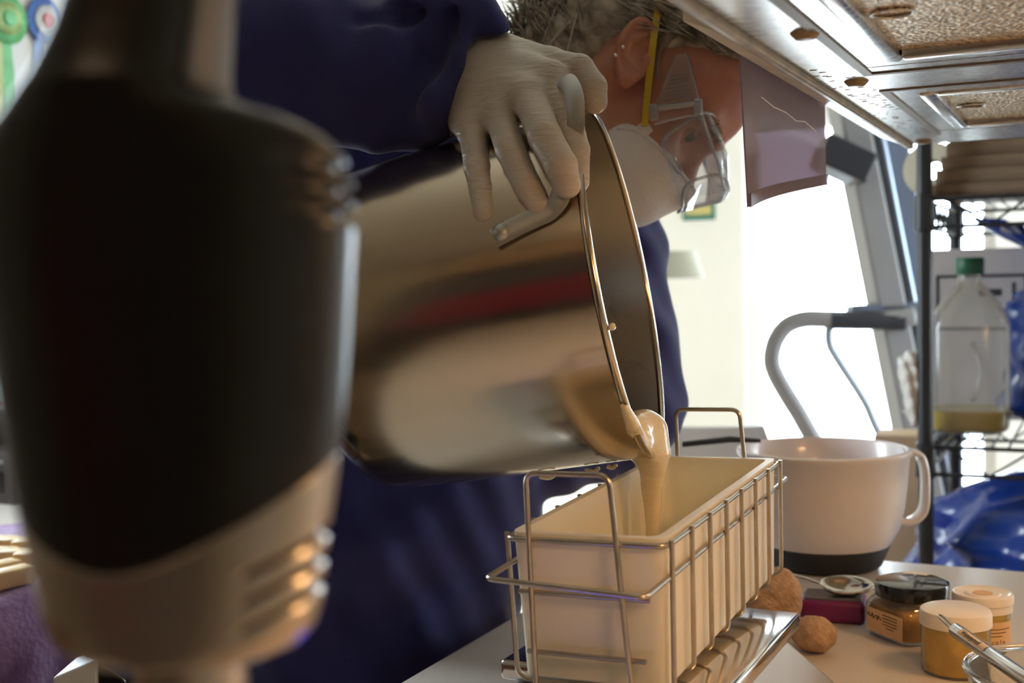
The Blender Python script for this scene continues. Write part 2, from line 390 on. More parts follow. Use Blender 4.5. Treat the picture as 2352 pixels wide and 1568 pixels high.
for (y0, y1) in (F1, F2):
    fr = MB(); g = .030
    fr.bb(FX0-g, FX0-.006, y0-g, y1+g, HZ+.0003, HZ+.005); fr.bb(FX1+.006, FX1+g, y0-g, y1+g, HZ+.0003, HZ+.005); fr.bb(FX0-.006, FX1+.006, y0-g, y0-.006, HZ+.0003, HZ+.005); fr.bb(FX0-.006, FX1+.006, y1+.006, y1+g, HZ+.0003, HZ+.005)
    fo = fr.obj('filter_surround', m_hood, hood)
    b2 = MB()
    for (p, q, r, s_) in ((FX0-.006, FX0+.008, y0-.006, y1+.006), (FX1-.008, FX1+.006, y0-.006, y1+.006), (FX0+.008, FX1-.008, y0-.006, y0+.008), (FX0+.008, FX1-.008, y1-.008, y1+.006)): b2.bb(p, q, r, s_, HZ-.002, HZ+.012, .003)
    b2.obj('filter_frame', m_hood, fo, smooth=40)
    MB().bb(FX0+.008, FX1-.008, y0+.008, y1-.008, HZ+.004, HZ+.012).obj('filter_mesh', m_mesh, fo)
    MB().tube([(FX0+(.022 if y0 < 1 else .006+.018)+.012*math.cos(a), (.748 if y0 < 1 else 1.195)+.011*math.sin(a), HZ+.003) for a in np.linspace(0, 2*math.pi, 24, endpoint=False)], .0010, 6, True).obj('pull_ring', m_hood, fo, smooth=180)
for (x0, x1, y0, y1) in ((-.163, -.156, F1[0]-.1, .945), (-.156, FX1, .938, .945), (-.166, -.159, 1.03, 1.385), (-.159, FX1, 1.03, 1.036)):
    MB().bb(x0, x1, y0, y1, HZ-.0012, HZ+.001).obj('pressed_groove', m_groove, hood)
for (px, py) in ((1850, 75), (1967, 186), (2122, 322)):
    p = onplane(px, py, 2, HZ)
    MB().lathe([(0, -.004), (.006, -.004), (.009, -.001), (.010, .001)], Matrix.Translation((p[0], p[1], HZ)), 20).obj('mounting_screw', m_brown, hood, smooth=180)
random.seed(3)
sp = MB()
for i in range(70):
    x = random.uniform(HX0+.004, -.168); y = random.uniform(.9, 1.40); r = random.uniform(.0006, .0018)
    sp.lathe([(0, -.0004), (r, -.0003), (r*1.05, .0004)], Matrix.Translation((x, y, HZ)) @ Matrix.Diagonal((1.6, 1, 1, 1)), 6)
o = sp.obj('grease_specks', m_brown, hood); o['kind'] = 'stuff'
MB().bb(HX0-.006, HX0+.001, HY0, HY1, HZ-.006, HZ+.001, .002).obj('brown_edge_bead', m_brown, hood)
MB().prism([(HX0-.036, HZ+.010), (HX0-.006, HZ-.002), (HX0-.006, HZ+.03), (HX0-.036, HZ+.04)], 1, .735, HY1).obj('cream_side_lip', m_cream, hood)
MB().bb(.12, .26, .93, 1.02, HZ-.004, HZ-.001).obj('lamp_lens', emis('hood_lamp_glow', (1, .56, .24), 42.0), hood)
MB().bb(.10, .28, .30+.1, .50, HZ-.004, HZ-.001).obj('lamp_lens', MATS['hood_lamp_glow'], hood)
# tinted plastic guard hanging from the hood's lip
m_guard = clear_mat('tinted_plastic', (.50, .43, .50), gloss=.10, rough=.12, haze=.42, hazecol=(.60, .52, .58))
GX = HX0-.040
def gp(px, py): return onplane(px, py, 0, GX)
tl, tr, br, bl = gp(1693, 60), gp(1892, 225), gp(1895, 425), gp(1716, 475)
guard = thing('splash_guard', 'cracked mauve tinted plastic guard hanging from the hood edge', 'guard', tuple(bl))
GG = []
for i in range(17):
    u = i/16; a = tl*(1-u)+tr*u; b = bl*(1-u)+br*u
    GG.append([a*(1-j/8)+b*(j/8)+np.array([-.012*math.sin(math.pi*u)*(j/8)**.6, 0, 0]) for j in range(9)])
MB().grid(GG, .0012).obj('sheet', m_guard, guard, smooth=40)
MB().grid([[np.array(p) for p in (row[-1]+np.array([.0016, 0, .010]), row[-1]+np.array([.0016, 0, 0]))] for row in GG], .0016).obj('folded_hem', m_guard, guard, smooth=40)
ck = [(330, 745), (430, 825), (520, 865), (600, 930), (665, 935), (740, 1000), (790, 1090)]
MB().tube([onplane(1650+x/3.35, y/3.35, 0, GX+.0014) for x, y in ck], .0004, 5).obj('crack', mat('white_crack', (.9, .9, .9), .5, vary=.02), guard)
# ------------------------------------------------------------------ wire shelving unit with its load
m_black = mat('black_powder_coat', (.018, .02, .024), .38, bump=.1, bscale=400, vary=.1)
p0 = Wp(2124, 640, 2.0); SX, SY = float(p0[0]), float(p0[1]); SW, SD = .92, .46
LV = [.16, .545, .966, 1.372, 1.80]
su = thing('wire_shelving_unit', 'black wire shelving unit beyond the end of the worktop', 'shelving unit', (SX+SW/2, SY+SD/2, 0))
for (x, y) in ((SX, SY), (SX+SW, SY), (SX, SY+SD), (SX+SW, SY+SD)):
    pf = [(0, 0), (.012, 0), (.0125, .01)]+[(.0125, 1.88), (.010, 1.89), (0, 1.89)]
    po = MB().lathe(pf, Matrix.Translation((x, y, 0)), 20).obj('post', m_black, su, smooth=50)
    for z in LV: MB().lathe([(.0125, z-.052), (.017, z-.05), (.0155, z+.006), (.0125, z+.008)], Matrix.Translation((x, y, 0)), 20).obj('collar', m_black, po, smooth=50)
for z in LV:
    s_ = MB(); w = .0035
    for dz in (0, -.045):
        s_.tube(fillet([(SX, SY, z+dz), (SX+SW, SY, z+dz), (SX+SW, SY+SD, z+dz), (SX, SY+SD, z+dz)], .01, 3, True), w, 6, True)
    for (a, b) in (((SX, SY), (SX+SW, SY)), ((SX, SY+SD), (SX+SW, SY+SD)), ((SX, SY), (SX, SY+SD))):
        n = 14; q = [(a[0]+(b[0]-a[0])*(i+.5)/n, a[1]+(b[1]-a[1])*(i+.5)/n, z-(.045 if i % 2 else 0)) for i in range(n)]; s_.tube(q, .0025, 5)
    so = s_.obj('shelf_frame', m_black, su, smooth=60)
    dk = MB()
    for i in range(1, 36): dk.tube([(SX+SW*i/36, SY, z+.003), (SX+SW*i/36, SY+SD, z+.003)], .002, 5)
    dk.obj('deck_wires', m_black, so, smooth=60)['kind'] = 'stuff'
# boards on the upper shelf
m_board = mat('weathered_boards', (.23, .155, .09), .6, col2=(.13, .085, .05), vscale=4, stretch=(1.2, 12, 12))
zb = LV[3]+.005
for i in range(5):
    h = .020+.004*(i % 2); y0 = SY+.02+.01*i
    tag(MB().box((SX+.405+.003*i, y0+.12, zb+h/2), (.79-.006*i, .26, h), Matrix.Rotation(R(.8*i-1.6), 3, 'Z'), .002).obj('wooden_board', m_board, smooth=40),
        ['lowest brown wooden board of the stack on the upper wire shelf', 'second lowest brown board of the stack on the upper wire shelf', 'middle brown board of the stack on the upper wire shelf', 'second highest brown board of the stack on the upper wire shelf', 'topmost brown board of the stack on the upper wire shelf'][i], 'board', 'boards stacked on the upper wire shelf')
    zb += h+.0005
rp = np.array([SX+.006, SY+.075, 0])
mr = Matrix.Translation((float(rp[0]), float(rp[1]), LV[3]+.052)) @ Matrix.Rotation(R(90), 4, 'X')
ro = thing('paper_roll', 'cream paper roll standing on edge beside the wooden boards', 'roll', (float(rp[0]), float(rp[1])+.02, LV[3]+.005))
MB().lathe([(.018, -.03), (.046, -.03), (.046, .03), (.018, .03)], mr, 32, closed=True).obj('paper', mat('cream_paper', (.75, .70, .55), .7, vary=.08, vscale=30), ro, smooth=40)
MB().lathe([(.016, -.028), (.018, -.028), (.018, .028), (.016, .028)], mr, 24, closed=True).obj('core', mat('brown_card_core', (.35, .25, .15), .8, vary=.1), ro, smooth=40)
# oil bottle
zl = LV[2]+.006
bp_ = Wp(2228, 1015, 2.16); bx, by = float(bp_[0]), float(bp_[1])
oil = thing('oil_bottle', 'large clear plastic bottle with green cap and a little yellow oil', 'bottle', (bx, by, zl))
def sqlathe(prof, n=40, p=4.0, ca=0):
    mb = MB(); V = []; F = []
    for (r, z, e) in prof:
        for i in range(n):
            a = 2*math.pi*i/n; c, s_ = math.cos(a), math.sin(a); q = 2+(p-2)*e; k = (abs(c)**q+abs(s_)**q)**(-1/q)
            x, y = r*k*c, r*k*s_; V.append((bx+x*math.cos(ca)-y*math.sin(ca), by+x*math.sin(ca)+y*math.cos(ca), zl+z))
    m = len(prof)
    for j in range(m-1):
        for i in range(n): F.append((j*n+i, j*n+(i+1) % n, (j+1)*n+(i+1) % n, (j+1)*n+i))
    F.append(tuple(range(n-1, -1, -1))); return mb.add(V, F)
m_bot = clear_mat('cloudy_bottle_plastic', (.93, .93, .91), gloss=.05, rough=.15, haze=.16, hazecol=(.75, .72, .70))
sqlathe([(.055, 0, 1), (.064, .006, 1), (.066, .02, 1), (.066, .185, 1), (.062, .205, .9), (.048, .228, .6), (.026, .256, .2), (.020, .262, 0), (.020, .280, 0)]).obj('bottle_body', m_bot, oil, smooth=50)
sqlathe([(.053, .003, 1), (.0620, .008, 1), (.0635, .02, 1), (.0635, .040, 1), (.0001, .0401, 1)]).obj('oil', mat('yellow_oil', (.62, .46, .04), .1, vary=.05, trans=.35, ior=1.3), oil, smooth=40)
MB().lathe([(0, .306), (.023, .306), (.0245, .303), (.0245, .278), (.023, .276), (0, .276)], Matrix.Translation((bx, by, zl)), 32).obj('cap', mat('green_cap', (.012, .10, .05), .4, vary=.1), oil, smooth=40)
hd = MB().tube([(bx+.01, by-.067, zl+.06), (bx+.02, by-.070, zl+.08), (bx+.025, by-.0705, zl+.12), (bx+.01, by-.068, zl+.16)], .004, 6); hd.obj('grip_ridge', m_bot, oil, smooth=180)
# printed carton behind the bottle
cx_, cy_ = float(onplane(2250, 1015, 1, SY+.37)[0]), SY+.37
box = thing('printed_carton', 'pale grey carton with a black printed frame behind the oil bottle', 'box', (cx_, cy_, zl))
MB().bb(cx_-.098, cx_+.15, cy_, cy_+.08, zl, zl+.325, .003).obj('carton', mat('pale_grey_card', (.52, .48, .46), .7, vary=.08), box)
m_ink = mat('black_print', (.03, .03, .03), .6, vary=.05)
pr = MB()
for (a, b, c, d) in ((-.078, .085, .27, .276), (-.078, .085, .17, .176), (-.078, -.072, .176, .27), (.079, .085, .176, .27), (.058, .064, .19, .26), (.0, .04, .235, .248)): pr.bb(cx_+a, cx_+b, cy_-.0008, cy_-.0002, zl+c, zl+d)
pr.obj('print', m_ink, box)
# blue plastic bags
m_bag = mat('blue_plastic_film', (.003, .04, .30), .25, vary=.35, vscale=7, bump=.9, bscale=16, coat=.4)
def bag(name, label, c, r, h, neck, seed):
    rs = random.Random(seed); ph = [rs.uniform(0, 6.3) for _ in range(8)]; V = []; F = []; n = 72; prof = []
    for j in range(31):
        u = j/30
        if neck:
            k = (1-(1-min(u/.12, 1))**2)**.5 if u < .12 else (1.0-.12*(u-.12)/.5 if u < .62 else (.88-.70*((u-.62)/.14) if u < .76 else .18+1.0*((u-.76)/.24)**.8))
        else: k = (1-(1-min(u/.1, 1))**2)**.5*(1-.16*u) if u < .7 else (1-.16*.7)*math.sqrt(max(.003, 1-((u-.7)/.302)**2))
        prof.append((k, u))
    for j, (k, u) in enumerate(prof):
        for i in range(n):
            a = 2*math.pi*i/n; w = 1+.07*math.sin(5*a+ph[0]+4*u)+.05*math.sin(9*a+ph[1]-7*u)+.035*math.sin(17*a+ph[2]+9*u)+.03*math.sin(13*u*3+ph[3]+3*a)
            if neck and u > .62: w += .16*math.sin(7*a+ph[4])
            V.append((c[0]+r[0]*k*w*math.cos(a), c[1]+r[1]*k*w*math.sin(a), c[2]+h*u*(1+(.05*math.sin(3*a+ph[5]) if u > .5 else 0))))
    for j in range(30):
        for i in range(n): F.append((j*n+i, j*n+(i+1) % n, (j+1)*n+(i+1) % n, (j+1)*n+i))
    F.append(tuple(range(n-1, -1, -1)))
    if not neck: F.append(tuple(30*n+i for i in range(n)))
    return tag(MB().add(V, F).obj(name, m_bag, smooth=180), label, 'bag')
bag('plastic_bag', 'tied blue plastic bag with a flaring top beside the oil bottle', (float(onplane(2302, 800, 1, SY+.265)[0])+.14, SY+.265, LV[2]+.006), (.14, .085), .36, True, 2)
bag('plastic_bag', 'big crumpled blue plastic bag below the oil bottle shelf', (SX+.32, SY+.16, LV[1]+.006), (.37, .20), .36, False, 5)
# cloth hanging at the post
cp = Wp(2094, 880, 2.02)
def cloth_f(P):
    q = P.copy(); d = smin(ell(q, K(2092, 850, 2.03), (.020, .032, .022)), ell(q, K(2098, 915, 2.03), (.016, .045, .018)), .02)
    return d+.0025*np.sin(q[..., 0]*420+q[..., 1]*90)+.0015*np.sin(q[..., 1]*260+q[..., 2]*200)
cl_ = sdf_obj('hanging_cloth', cloth_f, K(2055, 970, 2.0)-np.array([0, .02, .03]), K(2135, 800, 2.07)+np.array([.02, .02, .03]), .004, mat('white_terry', (.70, .68, .64), .9, bump=.5, bscale=200))
tag(cl_, 'white cloth hanging against the shelving post', 'cloth')
# tall carton behind the bowl
kb = Wp(2063, 1003, 2.42)
crt = thing('cardboard_carton', 'tall plain tan cardboard carton behind the mixing bowl', 'box', (float(kb[0]), float(kb[1]), 0))
x, y = float(kb[0]), float(kb[1]); zt = float(kb[2])
MB().bb(x-.045, x+.045, y, y+.11, 0, zt, .002).obj('carton', mat('tan_card', (.52, .36, .22), .8, vary=.1, vscale=10), crt)
MB().bb(x-.047, x+.047, y-.002, y+.112, zt-.014, zt+.002, .001).obj('flap', MATS['tan_card'], crt)
# ------------------------------------------------------------------ exercise machine in front of the glass
m_gr = mat('grey_machine_plastic', (.30, .29, .29), .45, vary=.06)
m_bl = mat('blue_grey_rail', (.17, .20, .27), .35, .3, vary=.06)
m_dk = mat('charcoal_plastic', (.035, .037, .045), .45, vary=.1)
zE = 2.75
def E(px, py, dz=0): return Wp(px, py, zE+dz)
fl = lambda p: np.array([p[0], p[1], .03])
em = thing('exercise_machine', 'grey exercise machine with a bent tube handrail before the bright glass', 'exercise machine', tuple(fl(E(2060, 900))))
def slab(name, top, bot, w, d, m):
    a, b = np.array(top), np.array(bot); t = (b-a)/np.linalg.norm(b-a); side = np.array([math.cos(R(26)), math.sin(R(26)), 0]); dep = np.cross(t, side); dep /= np.linalg.norm(dep); side = np.cross(dep, t)
    mb = MB(); V = [p+side*w*sx/2+dep*d*sy/2 for p in (a, b) for sx in (-1, 1) for sy in (-1, 1)]
    mb.add(V, [(0, 1, 3, 2), (4, 5, 7, 6), (0, 1, 5, 4), (2, 3, 7, 6), (0, 2, 6, 4), (1, 3, 7, 5)]); return mb.obj(name, m, em, bev=.006)
slab('upright', E(1935, 200), E(2245, 1750), .062, .10, m_gr)
slab('upright_side', E(1975, 200, .02), E(2285, 1750, .02), .03, .09, m_dk)
slab('rail', E(1997, 200, .05), E(2247, 1500, .05), .022, .03, mat('pale_blue_rail', (.42, .50, .62), .3, .4, vary=.05))
slab('rear_upright', E(2032, 200, .12), E(2260, 1700, .12), .06, .05, m_bl)
hp = [(2010, 1260), (1940, 1135), (1867, 1007), (1834, 949), (1796, 887), (1776, 846), (1773, 815), (1783, 779), (1807, 748), (1847, 733), (1905, 733), (2021, 735), (2100, 726)]
MB().tube(spline([E(*p, -.06) for p in hp], 5), .0195, 12).obj('handrail', m_gr, em, smooth=180)
MB().tube([E(1905, 735, -.06), E(2075, 737, -.06)], .021, 12).obj('rail_grip', m_dk, em, smooth=60)
MB().tube(spline([E(*p, -.03) for p in [(1905, 745), (1905, 788), (1923, 824), (1986, 922), (2021, 998), (2150, 1240)]], 6), .010, 10).obj('brace_tube', mat('pale_tube', (.45, .52, .6), .3, .5, vary=.05), em, smooth=180)
slab('console', E(1880, 345, -.05), E(1990, 395, -.05), .07, .10, m_dk)
slab('cup_tray', E(1950, 716, -.02), E(2110, 708, -.02), .03, .06, m_bl)
c0 = fl(E(2180, 1500)); MB().box((c0[0]+.05, c0[1]+.55, .06), (.5, 1.0, .12), None, .02).obj('deck', m_dk, em)
# ------------------------------------------------------------------ far room: chair, lamp, wall sign
ch = Wp(1655, 1000, 2.45); cxx, cyy = float(ch[0]), float(ch[1]); zc = float(Wp(1655, 978, 2.45)[2])
chair = thing('chair', 'white moulded chair with rounded back in front of the glazed door', 'chair', (cxx, cyy, 0))
m_wpl = mat('white_chair_plastic', (.78, .78, .76), .35, vary=.03)
rc = Matrix.Rotation(R(26), 3, 'Z')
def cw(p): q = rc @ Vector(p); return (cxx+q.x, cyy+q.y, q.z)
MB().grid([[cw((-.105+.21*i/12, -.02*math.cos((i/12-.5)*3)+.05*(1-j/8), zc-.42*(1-j/8) if abs(i/12-.5) < .44 else zc-.42*(1-j/8)-.05*(j/8)*((abs(i/12-.5)-.44)/.06))) for j in range(9)] for i in range(13)], .012).obj('backrest', m_wpl, chair, smooth=60)
MB().box(cw((0, -.12, zc-.46)), (.23, .25, .03), rc, .012).obj('seat', m_wpl, chair, smooth=60)
for sx in (-.09, .09):
    for sy in (-.22, -.02): MB().tube([cw((sx, sy, zc-.47)), cw((sx*1.15, sy*1.1, 0))], .012, 10).obj('leg', mat('chair_metal', (.6, .6, .6), .3, .9, vary=.05), chair, smooth=60)
lp = Wp(1500, 640, 3.9); lx, ly = float(lp[0]), float(lp[1]); lz = float(lp[2])
lamp = thing('floor_lamp', 'floor lamp with cream fabric shade near the far wall', 'lamp', (lx, ly, 0))
ML = Matrix.Translation((lx, ly, 0))
MB().lathe([(.135, lz+.085), (.165, lz), (.163, lz), (.133, lz+.085)], ML, 40).obj('shade', mat('cream_shade_fabric', (.28, .26, .19), .8, bump=.2, bscale=150, vary=.05), lamp, smooth=60)
MB().lathe([(0, lz+.07), (.008, lz+.07), (.008, .03), (.12, .025), (.13, 0), (0, 0)], ML, 32).obj('stand', m_steel_knob, lamp, smooth=40)
g0 = onplane(1605, 487, 1, WF-.004)
sg = thing('wall_sign', 'small green sign with yellow panel on the cream far wall', 'sign', tuple(g0))
w_, h_ = .064, .030
MB().box((g0[0], WF-.004, g0[2]), (w_*2, .006, h_*2), None, .0025).obj('plate', mat('green_enamel', (.03, .17, .12), .4, vary=.1), sg)
MB().box((g0[0]-.002, WF-.0078, g0[2]+.006), (w_*1.6, .002, h_*1.1), None, .0008).obj('yellow_panel', mat('yellow_print', (.62, .50, .12), .5, col2=(.45, .40, .22), vscale=30), sg)
# ------------------------------------------------------------------ rosettes on the left wall
def rosette(px, py, r, ringc, midc, corec, tails, label):
    c = onplane(px, py, 0, WL+.012); y, z = float(c[1]), float(c[2])
    t = thing('award_rosette', label, 'rosette', (WL+.012, y, z))
    MX = Matrix.Translation((WL+.004, y, z)) @ Matrix.Rotation(R(90), 4, 'Y')
    def pleat(r0, r1, z0, n, m, name):
        V = []; F = []
        for i in range(n*2):
            a = math.pi*i/n; dz = .004 if i % 2 else 0
            V += [MX @ Vector((r0*math.cos(a), r0*math.sin(a), z0+.003)), MX @ Vector((r1*math.cos(a), r1*math.sin(a), z0+dz))]
        for i in range(n*2): j = (i+1) % (n*2); F.append((2*i, 2*j, 2*j+1, 2*i+1))
        return MB().add(V, F).obj(name, m, t)
    pleat(r*.62, r, .004, 40, ringc, 'outer_pleats'); pleat(r*.30, r*.66, .009, 36, midc, 'inner_pleats')
    MB().lathe([(0, .020), (r*.28, .018), (r*.34, .012), (r*.34, .008)], MX, 32).obj('centre_disc', corec, t, smooth=40)
    for (dy, w, l, sl, m) in tails:
        MB().grid([[(WL+.005+.002*i, y+dy+sl*j/8+w*(i-.5), z-r*.5-l*j/8) for j in range(9)] for i in range(2)], .0006).obj('ribbon_tail', m, t)
    return t
g1 = mat('green_satin', (.24, .68, .30), .45, vary=.15, vscale=30); g2 = mat('lime_satin', (.60, .76, .38), .5, vary=.2, vscale=30); g3 = mat('pale_lime_satin', (.62, .70, .34), .5, vary=.1)
wh = mat('white_satin', (.85, .86, .85), .5, vary=.04); b1 = mat('blue_satin', (.15, .30, .72), .45, vary=.15, vscale=30); r1 = mat('red_satin', (.78, .2, .2), .45, vary=.1)
rosette(18, 42, .046, g1, g2, g1, [(-.026, .030, .20, -.002, g3), (-.004, .024, .22, .016, g1), (.022, .030, .15, .006, wh)], 'green rosette with lime centre on the wall by the window')
rosette(108, 48, .044, b1, wh, r1, [(-.012, .024, .22, -.012, b1), (.012, .022, .17, -.004, wh), (.03, .022, .2, .01, r1)], 'blue and white rosette with red centre on the wall')
# ------------------------------------------------------------------ kitchen scale
m_plat = mat('polished_steel_platform', (.66, .63, .60), .12, 1., rvary=.05, vscale=20, bump=.02, bscale=60)
m_sbody = mat('silver_grey_plastic', (.42, .40, .38), .35, .5, vary=.05)
SZ = .989
sc = thing('kitchen_scale', 'steel kitchen scale with blue display under the loaf mould', 'scale', (-.305, .82, CT))
px0, px1, py0, py1 = -.378, -.214, .745, .942
tp = MB().box(((px0+px1)/2, (py0+py1)/2, SZ-.007), (px1-px0, py1-py0, .014), None, .003, 3); tp.obj('platform', m_plat, sc, smooth=40)
bt = [(-.412, .58), (-.190, .58), (-.190, .982), (-.412, .982)]; tb = [(px0+.01, .64), (px1-.012, .64), (px1-.012, py1-.012), (px0+.01, py1-.012)]
V = [(x, y, CT+.006) for x, y in bt]+[(x, y, SZ-.015) for x, y in tb]
MB().add(V, [(3, 2, 1, 0), (4, 5, 6, 7), (0, 1, 5, 4), (1, 2, 6, 5), (2, 3, 7, 6), (3, 0, 4, 7)]).obj('housing', m_sbody, sc, bev=.006)
for x, y in ((-.395, .60), (-.205, .60), (-.205, .965), (-.395, .965)): MB().lathe([(0, CT), (.010, CT), (.010, CT+.008), (0, CT+.008)], Matrix.Translation((x, y, 0)), 16).obj('foot', m_dk, sc, smooth=40)
q = Matrix.Rotation(R(42), 3, 'X')
MB().box((-.305, .6085, CT+.0350), (.075, .034, .003), q, .001).obj('display', emis('blue_display', (.02, .05, 1), 7.0), sc)
MB().box((-.368, .6090, CT+.0345), (.018, .014, .004), q, .001).obj('button', m_dk, sc); MB().box((-.245, .6090, CT+.0345), (.018, .014, .004), q, .001).obj('button', m_dk, sc)
# ------------------------------------------------------------------ loaf mould and its wire basket
m_mould = mat('translucent_hdpe', (.80, .73, .61), .38, vary=.03, vscale=8, sss=.45, sssr=(.03, .022, .014))
MT = Matrix.Translation((-.2934, .7064, SZ+.0062)) @ Matrix.Rotation(R(.89), 4, 'Z') @ Matrix.Rotation(R(1.44), 4, 'X') @ Matrix.Rotation(R(-1.2), 4, 'Y')   # the mould sits very slightly nose-down
MW, ML_, MH, WT = .104, .305, .095, .006
def frus(w0, w1, y0, y1, z0, z1, dr): return
def ring(w, l0, l1, z, rad=.010, n=5):
    c = [(-w/2, l0), (w/2, l0), (w/2, l1), (-w/2, l1)]; P = []
    for p in fillet([(x, y, z) for x, y in c], rad, n, True): P.append(p)
    return P
dr = .003
rs_ = [ring(MW-2*dr, dr, ML_-dr, 0), ring(MW, 0, ML_, MH), ring(MW-2*WT, WT, ML_-WT, MH), ring(MW-2*WT-2*dr, WT+dr, ML_-WT-dr, WT)]
V = [MT @ p for r_ in rs_ for p in r_]; n = len(rs_[0]); F = []
for j in range(3):
    for i in range(n): F.append((j*n+i, j*n+(i+1) % n, (j+1)*n+(i+1) % n, (j+1)*n+i))
F += [tuple(range(n-1, -1, -1)), tuple(3*n+i for i in range(n))]
mo = tag(MB().add(V, F).obj('loaf_mould', m_mould, smooth=40), 'white translucent plastic loaf mould standing in the wire basket', 'mould')
m_wire = mat('steel_wire', (.52, .46, .38), .3, 1., vary=.12, vscale=60)
wb = thing('wire_basket', 'steel wire basket with loop handles around the loaf mould', 'basket', tuple(MT @ Vector((0, ML_/2, -.005))))
wr = .0018; g = wr*1.0
def wpart(name, pts, rad=.006, closed=False, r=wr): return MB().tube([MT @ Vector(p) for p in fillet(pts, rad, 5, closed)], r, 8, closed).obj(name, m_wire, wb, smooth=60)
a = MW/2+wr*1.2; ztop = MH-.004
wpart('top_rim_wire', [(-a, -wr*1.2, ztop), (a, -wr*1.2, ztop), (a, ML_+wr*1.2, ztop), (-a, ML_+wr*1.2, ztop)], .010, True, .0019)
nb = 8
for i in range(nb):
    y = .004+(ML_-.008)*i/(nb-1); o = a+wr*1.6; b = MW/2-dr+wr*2
    wpart('side_wire', [(-o+.001, y, ztop+.003), (-b-.001, y, .001), (-b+.006, y, -.0035), (b-.006, y, -.0035), (b+.001, y, .001), (o-.001, y, ztop+.003)], .006)
for (yy, sg_) in ((-wr*3.4, -1), (ML_+wr*3.4, 1)):
    wl, wr_ = -.036, .0205
    hz = MH+.040
    wpart('loop_handle', [(wl, yy, -.004), (wl, yy, hz), (wr_, yy, hz), (wr_+.009, yy, -.004)], .008, False, .0019)
    wpart('cross_bar', [(wl-.006, yy-sg_*wr*1.8, .018), (wr_+.018, yy-sg_*wr*1.8, .018)], .004, False)
    wpart('cross_bar', [(wl-.010, yy-sg_*wr*1.8, MH*.60), (wr_+.022, yy-sg_*wr*1.8, MH*.60)], .004, False)
# the belt wire that stands out from the ends
def wl2(p): return MT.inverted() @ Vector(p)
bc = [onplane(1117, 1328, 1, .662), onplane(1482, 1373, 1, .662), onplane(1807, 1098, 1, 1.05)]
bl_ = bc[2]+(bc[0]-bc[1]); bl_[0] -= .012
MB().tube(fillet([tuple(p) for p in (bc[0], bc[1], bc[2], bl_)], .006, 5, True), .0019, 8, True).obj('belt_wire', m_wire, wb, smooth=60)
# ------------------------------------------------------------------ steel stock pot, tipped to pour
th, ph = R(13.8), R(10.3)
nA = np.array([math.cos(ph)*math.cos(th), math.sin(ph), -math.cos(ph)*math.sin(th)])       # towards the mouth, camera space
cR = K(1432, 648, .97); PR, PL = .140, .236
vD = np.array([math.sin(ph)*math.cos(th), -math.cos(ph), -math.sin(ph)*math.sin(th)])      # down in the rim plane
uS = np.cross(vD, nA)                                                                      # third rim axis
if uS[2] > 0: uS = -uS                                                                     # towards the camera
PB = cam2world([cR, cR+nA, cR+vD, cR+uS]); o_ = PB[0]
PM = Matrix([[*(0,)*4]]*4)
for i in range(3):
    PM[i][0] = PB[2][i]-o_[i]; PM[i][1] = PB[3][i]-o_[i]; PM[i][2] = PB[1][i]-o_[i]; PM[i][3] = o_[i]
PM[3][3] = 1
m_pot = mat('worn_stainless', (.60, .51, .395), .18, 1., rvary=.07, vscale=9, bump=.03, bscale=25, detail=8)
m_pin = mat('pot_inside_steel', (.50, .47, .43), .30, 1., rvary=.1, vscale=12)
pot = thing('stock_pot', 'large stainless steel pot tipped on its side over the mould', 'pot', tuple(o_))
br_ = .034; prof = [(0, -PL)]+[(PR-.007-br_+br_*math.sin(t), -PL+br_-br_*math.cos(t)) for t in np.linspace(0, math.pi/2, 9)]+[(PR-.004, -.16), (PR-.002, -.08), (PR, -.003)]
MB().lathe(prof, PM, 128).obj('pot_body', m_pot, pot, smooth=180)
pi_ = [(PR-.0025, -.002), (PR-.0055, -.1), (PR-.0095, -PL+br_)]+[(PR-.007-br_+(br_-.0025)*math.sin(t), -PL+br_-(br_-.0025)*math.cos(t)) for t in np.linspace(math.pi/2, 0, 7)]+[(0, -PL+.0025)]
MB().lathe(pi_, PM, 96).obj('pot_lining', m_pin, pot, smooth=180)
MB().lathe([(PR-.001+.0030*math.cos(t), .0030*math.sin(t)) for t in np.linspace(0, 2*math.pi, 10, endpoint=False)], PM, 128, closed=True).obj('rolled_rim', m_pot, pot, smooth=180)
def cyl_hit(px, py, lift=0.):       # where a pixel's ray meets the pot's near side (camera space)
    d = K(px, py, 1.0); rr = PR+lift; w = -cR; dn = d-nA*(d @ nA); wn = w-nA*(w @ nA)
    A, B, Cc = dn @ dn, 2*dn @ wn, wn @ wn-rr*rr; D = max(B*B-4*A*Cc, 0); return d*((-B-math.sqrt(D))/(2*A))
m_strap = mat('grey_handle_steel', (.46, .46, .43), .42, .75, vary=.08, vscale=30)
bs = [cyl_hit(px, py, .0022) for px, py in ((1133, 548), (1165, 531), (1200, 513), (1235, 497), (1262, 484))]
lift = [cyl_hit(1285, 455, .004), cyl_hit(1300, 405, .004)]
loop = [K(1316, 338, .874), K(1322, 290, .870), K(1321, 230, .873), K(1308, 192, .886), K(1290, 186, .900), K(1274, 205, .912), K(1262, 250, .925), K(1245, 300, .93)]
hp_ = spline([*bs, *lift, *loop], 5); hw = cam2world(hp_)
nrm0 = cam2world([bs[0]-nA*((bs[0]-cR) @ nA)*0+0*bs[0]])[0]
up0 = bs[1]-(cR+nA*((bs[1]-cR) @ nA)); up0 = cam2world([up0])[0]-cam2world([[0, 0, 0]])[0]
nbk = len(bs)*5
rr_ = [.0078]*nbk+[.0078-(.0078-.0070)*min(1, i/8) for i in range(len(hw)-nbk)]
MB().tube([tuple(p) for p in hw], rr_, 14, flat=.24, up=up0).obj('handle', m_strap, pot, smooth=60)
